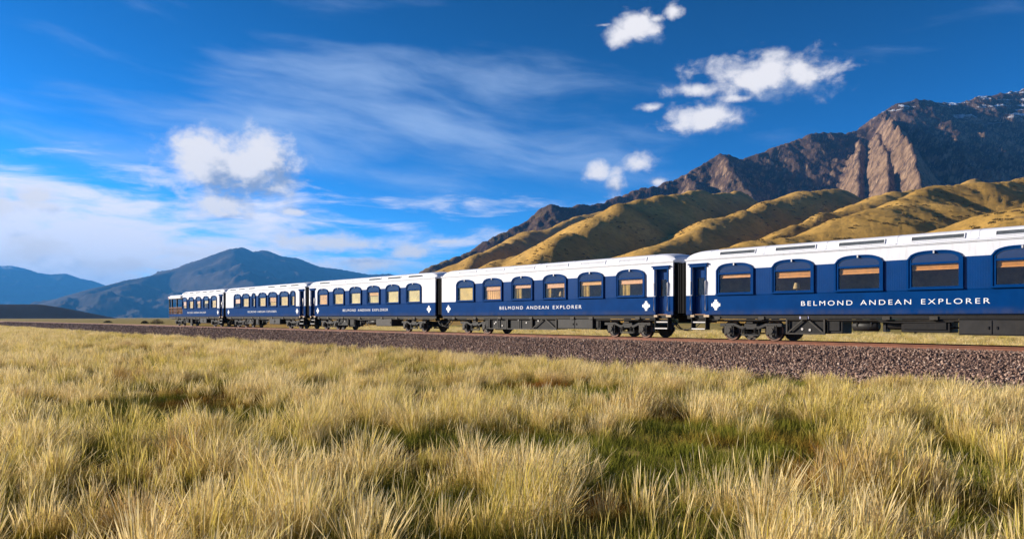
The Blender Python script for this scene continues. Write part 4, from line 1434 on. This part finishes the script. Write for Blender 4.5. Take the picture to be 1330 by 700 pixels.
# ------------------------------------------------------------------ scattered stuff: stones and grass (real geometry, instanced)
def scatter(name, pts, rot, scl, idx, sources, label):
    col = bpy.data.collections.new(name + '_sources')
    for k, me in enumerate(sources):
        o = bpy.data.objects.new('%s_source_%02d' % (name, k), me)
        col.objects.link(o)
    me = bpy.data.meshes.new(name)
    n = len(pts)
    me.vertices.add(n); me.vertices.foreach_set('co', np.asarray(pts, np.float32).reshape(-1))
    for nm, ty, data in (('rot', 'FLOAT_VECTOR', rot), ('scl', 'FLOAT_VECTOR', scl), ('idx', 'INT', idx)):
        a = me.attributes.new(nm, ty, 'POINT')
        a.data.foreach_set('vector' if ty == 'FLOAT_VECTOR' else 'value', np.asarray(data, np.float32 if ty != 'INT' else np.int32).reshape(-1))
    o = obj(name, me)
    tag(o, kind='stuff', label=label)
    ng = bpy.data.node_groups.new(name + '_scatter', 'GeometryNodeTree')
    ng.interface.new_socket('Geometry', in_out='INPUT', socket_type='NodeSocketGeometry')
    ng.interface.new_socket('Geometry', in_out='OUTPUT', socket_type='NodeSocketGeometry')
    gi = ng.nodes.new('NodeGroupInput'); go = ng.nodes.new('NodeGroupOutput')
    ci = ng.nodes.new('GeometryNodeCollectionInfo')
    ci.inputs['Collection'].default_value = col
    ci.inputs['Separate Children'].default_value = True
    ci.inputs['Reset Children'].default_value = True
    ip = ng.nodes.new('GeometryNodeInstanceOnPoints')
    ip.inputs['Pick Instance'].default_value = True

    def attr(nm, ty):
        a = ng.nodes.new('GeometryNodeInputNamedAttribute'); a.data_type = ty
        a.inputs['Name'].default_value = nm
        return a.outputs['Attribute']
    ng.links.new(gi.outputs[0], ip.inputs['Points'])
    ng.links.new(ci.outputs[0], ip.inputs['Instance'])
    ng.links.new(attr('idx', 'INT'), ip.inputs['Instance Index'])
    ng.links.new(attr('rot', 'FLOAT_VECTOR'), ip.inputs['Rotation'])
    ng.links.new(attr('scl', 'FLOAT_VECTOR'), ip.inputs['Scale'])
    ng.links.new(ip.outputs[0], go.inputs[0])
    md = o.modifiers.new('scatter', 'NODES'); md.node_group = ng
    return o


def stone_mesh(k):
    r = random.Random(100 + k)
    bm = bmesh.new()
    bmesh.ops.create_icosphere(bm, subdivisions=1, radius=1.0)
    sx, sy, sz = 1.0, r.uniform(.6, .95), r.uniform(.45, .75)
    for v in bm.verts:
        j = r.uniform(.72, 1.18)
        v.co = Vector((v.co.x * sx * j, v.co.y * sy * j, v.co.z * sz * j))
    me = bpy.data.meshes.new('stone'); bm.to_mesh(me); bm.free()
    me.materials.append(M['stone'])
    return me


def gen_stones():
    P, Sc = [], []
    for (s0, s1, dens, smin, smax) in ((-45, 12, 170, .024, .064), (-75, -45, 90, .035, .08), (-125, -75, 45, .045, .10), (-240, -125, 22, .06, .13)):
        n = int((s1 - s0) * 5.0 * dens)
        s = rng.uniform(s0, s1, n); w = rng.uniform(-5.85, -0.85, n)
        # inside the rails the stones lie lower than the rail head
        z = ballast_z(w) + 0.12 * fbm(s * 0.12, w * 0.3, 2) * np.clip(np.abs(w) - 1.9, 0, 1)
        k = (rng.uniform(0, 1, n) ** 1.6 * (smax - smin) + smin) * np.interp(w, [-5.5, -3], [1.45, 1.0])
        keep = z > -0.02
        x, y = TX * s + NX * (DC + w), TY * s + NY * (DC + w)
        P.append(np.stack([x, y, z + k * 0.25], -1)[keep]); Sc.append(k[keep])
    # between the rails, seen past the near rail
    n = 9000
    s = rng.uniform(-60, 12, n); w = rng.uniform(-0.68, 0.68, n)
    k = rng.uniform(.022, .05, n)
    x, y = TX * s + NX * (DC + w), TY * s + NY * (DC + w)
    P.append(np.stack([x, y, np.full(n, 1.005) + k * .25], -1)); Sc.append(k)
    P = np.concatenate(P); Sc = np.concatenate(Sc)
    n = len(P)
    return P, rng.uniform(0, 6.28, (n, 3)), np.repeat(Sc[:, None], 3, 1), rng.integers(0, 8, n)


P_, R_, S_, I_ = gen_stones()
scatter('ballast_stones', P_, R_, S_, I_, [stone_mesh(k) for k in range(8)], 'purple brown crushed ballast stones on the embankment')


# --- grass
def grass_material():
    m, nt, out = new_mat('pampa_grass_blades')
    at_ = nt.nodes.new('ShaderNodeAttribute'); at_.attribute_name = 't'
    ar = nt.nodes.new('ShaderNodeAttribute'); ar.attribute_name = 'r'
    oi = nt.nodes.new('ShaderNodeObjectInfo')
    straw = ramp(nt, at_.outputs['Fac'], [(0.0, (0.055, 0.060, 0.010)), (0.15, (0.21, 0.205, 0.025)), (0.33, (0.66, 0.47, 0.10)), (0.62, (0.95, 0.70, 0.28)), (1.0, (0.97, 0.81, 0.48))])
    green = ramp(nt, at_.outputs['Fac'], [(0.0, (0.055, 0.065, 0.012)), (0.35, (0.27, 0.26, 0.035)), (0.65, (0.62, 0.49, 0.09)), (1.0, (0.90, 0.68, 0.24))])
    red = ramp(nt, at_.outputs['Fac'], [(0.0, (0.06, 0.035, 0.014)), (0.5, (0.28, 0.125, 0.035)), (1.0, (0.46, 0.22, 0.07))])
    big = tnoise(nt, 0.22, 3, 0.55, 'World')
    ad = nt.nodes.new('ShaderNodeMath'); ad.operation = 'MULTIPLY_ADD'
    nt.links.new(oi.outputs['Random'], ad.inputs[0]); ad.inputs[1].default_value = 0.42; nt.links.new(big, ad.inputs[2])
    ad2 = nt.nodes.new('ShaderNodeMath'); ad2.operation = 'MULTIPLY_ADD'
    nt.links.new(ar.outputs['Fac'], ad2.inputs[0]); ad2.inputs[1].default_value = 0.30; nt.links.new(ad.outputs[0], ad2.inputs[2])
    c = mmix(nt, ramp(nt, ad2.outputs[0], [(0.84, (0, 0, 0)), (1.16, (1, 1, 1))]), straw, green)
    rn = tnoise(nt, 0.33, 3, 0.5, 'World', mapscale=(1, 1, 0))
    c = mmix(nt, ramp(nt, rn, [(0.59, (0, 0, 0)), (0.68, (0.6,) * 3)]), c, red)
    br = nt.nodes.new('ShaderNodeMapRange'); nt.links.new(ar.outputs['Fac'], br.inputs[0]); br.inputs[3].default_value = 0.65; br.inputs[4].default_value = 1.2
    c = mmix(nt, 1.0, c, br.outputs[0], 'MULTIPLY')
    d = nt.nodes.new('ShaderNodeBsdfDiffuse'); tl = nt.nodes.new('ShaderNodeBsdfTranslucent')
    nt.links.new(c, d.inputs[0]); nt.links.new(c, tl.inputs[0])
    mx = nt.nodes.new('ShaderNodeMixShader'); mx.inputs[0].default_value = 0.38
    nt.links.new(d.outputs[0], mx.inputs[1]); nt.links.new(tl.outputs[0], mx.inputs[2])
    nt.links.new(mx.outputs[0], out.inputs[0])
    return m


M['grass'] = grass_material()


def undergrowth_material():
    m, nt, out = new_mat('low_green_undergrowth')
    at_ = nt.nodes.new('ShaderNodeAttribute'); at_.attribute_name = 't'
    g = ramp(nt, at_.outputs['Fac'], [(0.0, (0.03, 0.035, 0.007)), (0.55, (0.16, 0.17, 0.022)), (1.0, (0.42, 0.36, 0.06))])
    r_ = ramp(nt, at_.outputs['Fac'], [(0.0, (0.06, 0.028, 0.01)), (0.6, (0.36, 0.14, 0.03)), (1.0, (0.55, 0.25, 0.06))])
    rn = tnoise(nt, 0.33, 3, 0.5, 'World', mapscale=(1, 1, 0))
    c = mmix(nt, ramp(nt, rn, [(0.52, (0, 0, 0)), (0.62, (0.9,) * 3)]), g, r_)
    d = nt.nodes.new('ShaderNodeBsdfDiffuse'); nt.links.new(c, d.inputs[0])
    nt.links.new(d.outputs[0], out.inputs[0])
    return m


M['undergrowth'] = undergrowth_material()


def tuft_mesh(seed, nblade, h0, h1, spread, lean, width, seedheads, segs=4, mat='grass'):
    r = np.random.default_rng(seed)
    V, Fc, T, Rr = [], [], [], []
    wind = np.array([0.10, -0.02])
    for b in range(nblade):
        a = r.uniform(0, 2 * np.pi)
        rad_ = spread * math.sqrt(r.uniform(0, 1))
        bx, by = rad_ * math.cos(a), rad_ * math.sin(a)
        a2 = a + r.normal(0, 0.7)
        ln = abs(r.normal(0, lean)) * (0.35 + 0.9 * rad_ / spread) + 0.03
        head = r.uniform() < seedheads
        L = r.uniform(h0, h1) * (1.12 if head else 1.0) * (1 - 0.25 * (rad_ / spread) ** 2)
        curl = r.uniform(0.15, 1.0) * (0.8 if not head else 0.35)
        if r.uniform() < 0.07: ln += r.uniform(0.4, 0.9); curl *= 1.6
        dirx, diry = math.cos(a2), math.sin(a2)
        fa = r.uniform(0, np.pi)
        wx_, wy_ = math.cos(fa), math.sin(fa)
        w = width * r.uniform(0.7, 1.3) * (0.8 if head else 1.0)
        rv = r.uniform()
        base = len(V)
        for s in range(segs + 1):
            t = s / segs
            o = L * (math.sin(ln) * t + curl * 0.32 * t * t * t)
            z = L * (math.cos(ln) * t - curl * 0.10 * t ** 3)
            x = bx + dirx * o + wind[0] * L * t * t; y = by + diry * o + wind[1] * L * t * t
            ww_ = w * (1 - 0.85 * t)
            if head and t > 0.65: ww_ = w * (1.9 if t < 0.99 else 0.5)
            if s == segs:
                V.append((x, y, z)); T.append(t); Rr.append(rv)
            else:
                V.append((x - wx_ * ww_ / 2, y - wy_ * ww_ / 2, z)); V.append((x + wx_ * ww_ / 2, y + wy_ * ww_ / 2, z)); T += [t, t]; Rr += [rv, rv]
        for s in range(segs - 1):
            i = base + 2 * s
            Fc.append((i, i + 1, i + 3, i + 2))
        i = base + 2 * (segs - 1)
        Fc.append((i, i + 1, i + 2))
    me = bpy.data.meshes.new('tuft')
    me.from_pydata(V, [], Fc)
    for nm, d in (('t', T), ('r', Rr)):
        a = me.attributes.new(nm, 'FLOAT', 'POINT'); a.data.foreach_set('value', np.asarray(d, np.float32))
    me.materials.append(M[mat])
    return me


def gen_grass():
    P, Sc, Ix = [], [], []

    def region(n, y0, y1):
        yy = np.sqrt(rng.uniform(y0 * y0, y1 * y1, n))
        xx = rng.uniform(-0.80, 0.80, n) * yy + rng.uniform(-2, 2, n)
        D = xx * NX + yy * NY
        k = D < DC - 5.2 + 0.9 * fbm(xx * 0.4, yy * 0.4, 3)
        return xx[k], yy[k], D[k]

    def hollow(x, y):       # low patches a few metres across, stretched across the view
        return -fbm(x * 0.15 + 31, y * 0.21 + 8, 3) - 0.115

    def put(x, y, sx, sz, kind):
        P.append(np.stack([x, y, ground_z(x, y) - 0.02], -1)); Sc.append(np.stack([sx, sx, sz], -1)); Ix.append(kind)
    for (y0, y1, dc, dm, dt) in ((3.2, 14, 13.0, 5.0, 2.6), (14, 30, 9.0, 5.0, 2.6), (30, 70, 4.0, 4.0, 2.4), (70, 235, 1.5, 2.5, 1.6)):
        area = 0.80 * (y1 * y1 - y0 * y0)
        # undergrowth
        x, y, D = region(int(area * dc), y0, y1)
        hk = np.where(hollow(x, y) > 0, 1.35, 1.0)
        put(x, y, rng.uniform(.8, 1.3, len(x)), rng.uniform(.6, 1.2, len(x)) * hk, rng.integers(8, 12, len(x)))
        # ordinary bunches, thinning out in the hollows
        x, y, D = region(int(area * dm * 1.5), y0, y1)
        n1 = fbm(x * 0.55 + 5, y * 0.55, 3); n2 = fbm(x * 0.09, y * 0.09 + 3, 2)
        k = rng.uniform(0, 1, len(x)) < np.clip(0.56 + 2.0 * n1, 0.05, 1) * np.where(hollow(x, y) > 0, 0.10, 1)
        x, y, D, n1, n2 = x[k], y[k], D[k], n1[k], n2[k]
        h = (0.70 + 0.50 * n1 + 0.30 * n2 + rng.uniform(-.15, .2, len(x))) * np.interp(DC - D, [5.0, 8.0], [0.62, 1.0])
        h = np.clip(h, .36, 1.2)
        put(x, y, h * 1.05, h, rng.integers(0, 5, len(x)))
        # big old tussocks that stand out one by one
        x, y, D = region(int(area * dt), y0, y1)
        n1 = fbm(x * 0.55 + 5, y * 0.55, 3)
        k = rng.uniform(0, 1, len(x)) < np.clip(0.44 + 2.0 * n1, 0.02, 1) * np.where(hollow(x, y) > 0, 0.05, 1)
        x, y, D = x[k], y[k], D[k]
        h = rng.uniform(.55, 1.0, len(x)) * np.interp(DC - D, [5.0, 8.0], [0.6, 1.0])
        put(x, y, h * rng.uniform(.9, 1.25, len(x)), h, rng.integers(5, 8, len(x)))
    # thin lone stalks between the bunches
    for (y0, y1, d) in ((3.2, 16, 3.5), (16, 60, 2.0)):
        x, y, D = region(int(0.80 * (y1 * y1 - y0 * y0) * d), y0, y1)
        k = (hollow(x, y) < 0) | (rng.uniform(0, 1, len(x)) < 0.12)
        x, y, D = x[k], y[k], D[k]
        h = rng.uniform(.55, 1.05, len(x)) * np.interp(DC - D, [5.0, 8.0], [0.55, 1.0])
        put(x, y, h, h, rng.integers(12, 15, len(x)))
    # behind the line
    n = 30000
    s = rng.uniform(-150, 30, n); w = 3.6 + rng.uniform(0, 1, n) ** 1.6 * 60
    x, y = TX * s + NX * (DC + w), TY * s + NY * (DC + w)
    sc = rng.uniform(.5, .85, n)
    put(x, y, sc * 1.4, sc, rng.integers(0, 12, n))
    P = np.concatenate(P); Sc = np.concatenate(Sc); Ix = np.concatenate(Ix)
    n = len(P)
    rot = np.stack([rng.normal(0, .06, n), rng.normal(0, .06, n), rng.uniform(-1.3, 1.3, n)], -1)
    return P, rot, Sc, Ix


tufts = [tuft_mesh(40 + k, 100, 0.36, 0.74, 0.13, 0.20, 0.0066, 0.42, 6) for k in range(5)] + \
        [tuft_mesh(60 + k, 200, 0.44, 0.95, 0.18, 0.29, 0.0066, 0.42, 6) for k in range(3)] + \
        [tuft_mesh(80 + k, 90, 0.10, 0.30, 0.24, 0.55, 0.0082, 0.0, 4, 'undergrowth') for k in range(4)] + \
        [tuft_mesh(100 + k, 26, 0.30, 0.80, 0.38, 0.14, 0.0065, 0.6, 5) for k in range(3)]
P_, R_, S_, I_ = gen_grass()
print('tussocks', len(P_))
scatter('grass', P_, R_, S_, I_, tufts, 'tall golden bunch grass with green bases covering the meadow')

# --- scrub on the hillside behind the train
def scrub_material():
    m, nt, out = new_mat('hillside_scrub')
    p = nt.nodes.new('ShaderNodeBsdfPrincipled'); p.inputs['Roughness'].default_value = 0.95; p.inputs['Specular IOR Level'].default_value = 0.05
    oi = nt.nodes.new('ShaderNodeObjectInfo')
    c = ramp(nt, oi.outputs['Random'], [(0.0, (0.035, 0.035, 0.014)), (0.5, (0.085, 0.070, 0.024)), (0.85, (0.17, 0.115, 0.04)), (1.0, (0.26, 0.20, 0.13))])
    nt.links.new(c, p.inputs['Base Color']); nt.links.new(p.outputs[0], out.inputs[0])
    return m


M['scrub'] = scrub_material()


def scrub_mesh(k):
    r = random.Random(300 + k); mb = MB()
    for j in range(46):          # leafy twigs: small tilted leaves through a low dome
        a = r.uniform(0, 6.28); q = math.sqrt(r.uniform(0, 1)); z = r.uniform(0.05, 0.75) * (1.1 - q * q * 0.8)
        c = Vector((q * math.cos(a), q * math.sin(a), z)); s_ = r.uniform(.16, .32)
        u = Vector((r.gauss(0, 1), r.gauss(0, 1), r.gauss(0, .6))).normalized() * s_
        v = Vector((r.gauss(0, 1), r.gauss(0, 1), r.gauss(0, 1))).normalized() * s_
        mb.add([c - u, c + v, c + u, c - v * 0.7], [(0, 1, 2, 3)])
    me = mb.mesh('scrub', M['scrub'])
    return me


def gen_scrub():
    X, Y, H = HILL
    n, m_ = X.shape
    cnt = 15000
    yy = rng.uniform(0, 1, cnt) ** 1.3 * 1500 + 330; px = rng.uniform(560, 1500, cnt)
    x = (px - 665) / F * yy
    i = (np.log(yy / Y[0, 0]) / np.log(Y[-1, 0] / Y[0, 0]) * (n - 1)); j = (px - 250) / (1900 - 250) * (m_ - 1)
    i0 = np.clip(i.astype(int), 0, n - 2); j0 = np.clip(j.astype(int), 0, m_ - 2); fi, fj = i - i0, j - j0
    z = H[i0, j0] * (1 - fi) * (1 - fj) + H[i0 + 1, j0] * fi * (1 - fj) + H[i0, j0 + 1] * (1 - fi) * fj + H[i0 + 1, j0 + 1] * fi * fj
    cl = fbm(x * 0.012, yy * 0.012, 4) + 0.5 * fbm(x * 0.05, yy * 0.05, 2)
    k = (z > 3) & (rng.uniform(0, 1, cnt) < np.clip(0.12 + 1.9 * cl, 0.02, 1))
    x, yy, z = x[k], yy[k], z[k]
    sc = rng.uniform(.5, 1.0, len(x)) ** 2 * 2.4 + 0.5
    return np.stack([x, yy, z - 0.1], -1), np.stack([np.zeros(len(x))] * 2 + [rng.uniform(0, 6.28, len(x))], -1), np.stack([sc, sc, sc * .75], -1), rng.integers(0, 4, len(x))


P_, R_, S_, I_ = gen_scrub()
scatter('hillside_scrub', P_, R_, S_, I_, [scrub_mesh(k) for k in range(4)], 'dark low scrub dotted over the golden foothills')

# --- bushes standing alone on the plain beyond the last carriage
def bush(px, y, w, h, k, label):
    r = random.Random(500 + k)
    x = (px - 665) / F * y
    root = empty('bush', (x, y, float(ground_z(np.array(x), np.array(y)))))
    tag(root, label, 'bush', 'bushes on the plain beyond the last carriage')
    st = MB()
    for j in range(6):
        a = r.uniform(0, 6.28)
        st.tube([(0.1 * math.cos(a), 0.1 * math.sin(a), -0.05), (w * .25 * math.cos(a), w * .25 * math.sin(a), h * .6)], [0.06, 0.02], 6)
    st.build('stems', M['timber'], root)
    lf = MB()
    for j in range(900):
        a = r.uniform(0, 6.28); q = math.sqrt(r.uniform(0, 1)); lump = 0.75 + 0.25 * math.sin(3 * a + k) * math.cos(5 * a)
        z = h * (0.1 + 0.9 * r.uniform(0, 1) * (1 - 0.8 * q * q)) * (0.8 + 0.2 * lump)
        c = Vector((q * w / 2 * lump * math.cos(a), q * w / 2 * lump * math.sin(a), z))
        u = Vector((r.gauss(0, 1), r.gauss(0, 1), r.gauss(0, 1))).normalized() * r.uniform(.06, .14)
        v = Vector((r.gauss(0, 1), r.gauss(0, 1), r.gauss(0, 1))).normalized() * r.uniform(.06, .14)
        lf.add([c - u, c + v, c + u, c - v], [(0, 1, 2, 3)])
    lf.build('crown', M['scrub'], root)


bush(204, 262, 5.2, 1.9, 1, 'largest dark bush on the plain, just beyond the open deck of the last carriage')
bush(188, 285, 3.0, 1.2, 2, 'small dark bush on the plain, beside the largest bush')
bush(140, 330, 3.8, 1.1, 3, 'low wide dark bush out on the plain below the pale spurs of the blue mountain')

# ------------------------------------------------------------------ haze
hz = MB(); hz.box(-30000, 30000, -30000, 30000, -3.0, 1460.0)
hazeo = hz.build('haze', None)
m, nt, out = new_mat('thin_mountain_haze')
pv = nt.nodes.new('ShaderNodeVolumePrincipled')
pv.inputs['Color'].default_value = (0.09, 0.42, 1.0, 1)
pv.inputs['Density'].default_value = 4.2e-5
pv.inputs['Anisotropy'].default_value = 0.1
nt.links.new(pv.outputs[0], out.inputs['Volume'])
hazeo.data.materials.append(m)
tag(hazeo, kind='stuff', label='thin blue mountain haze')
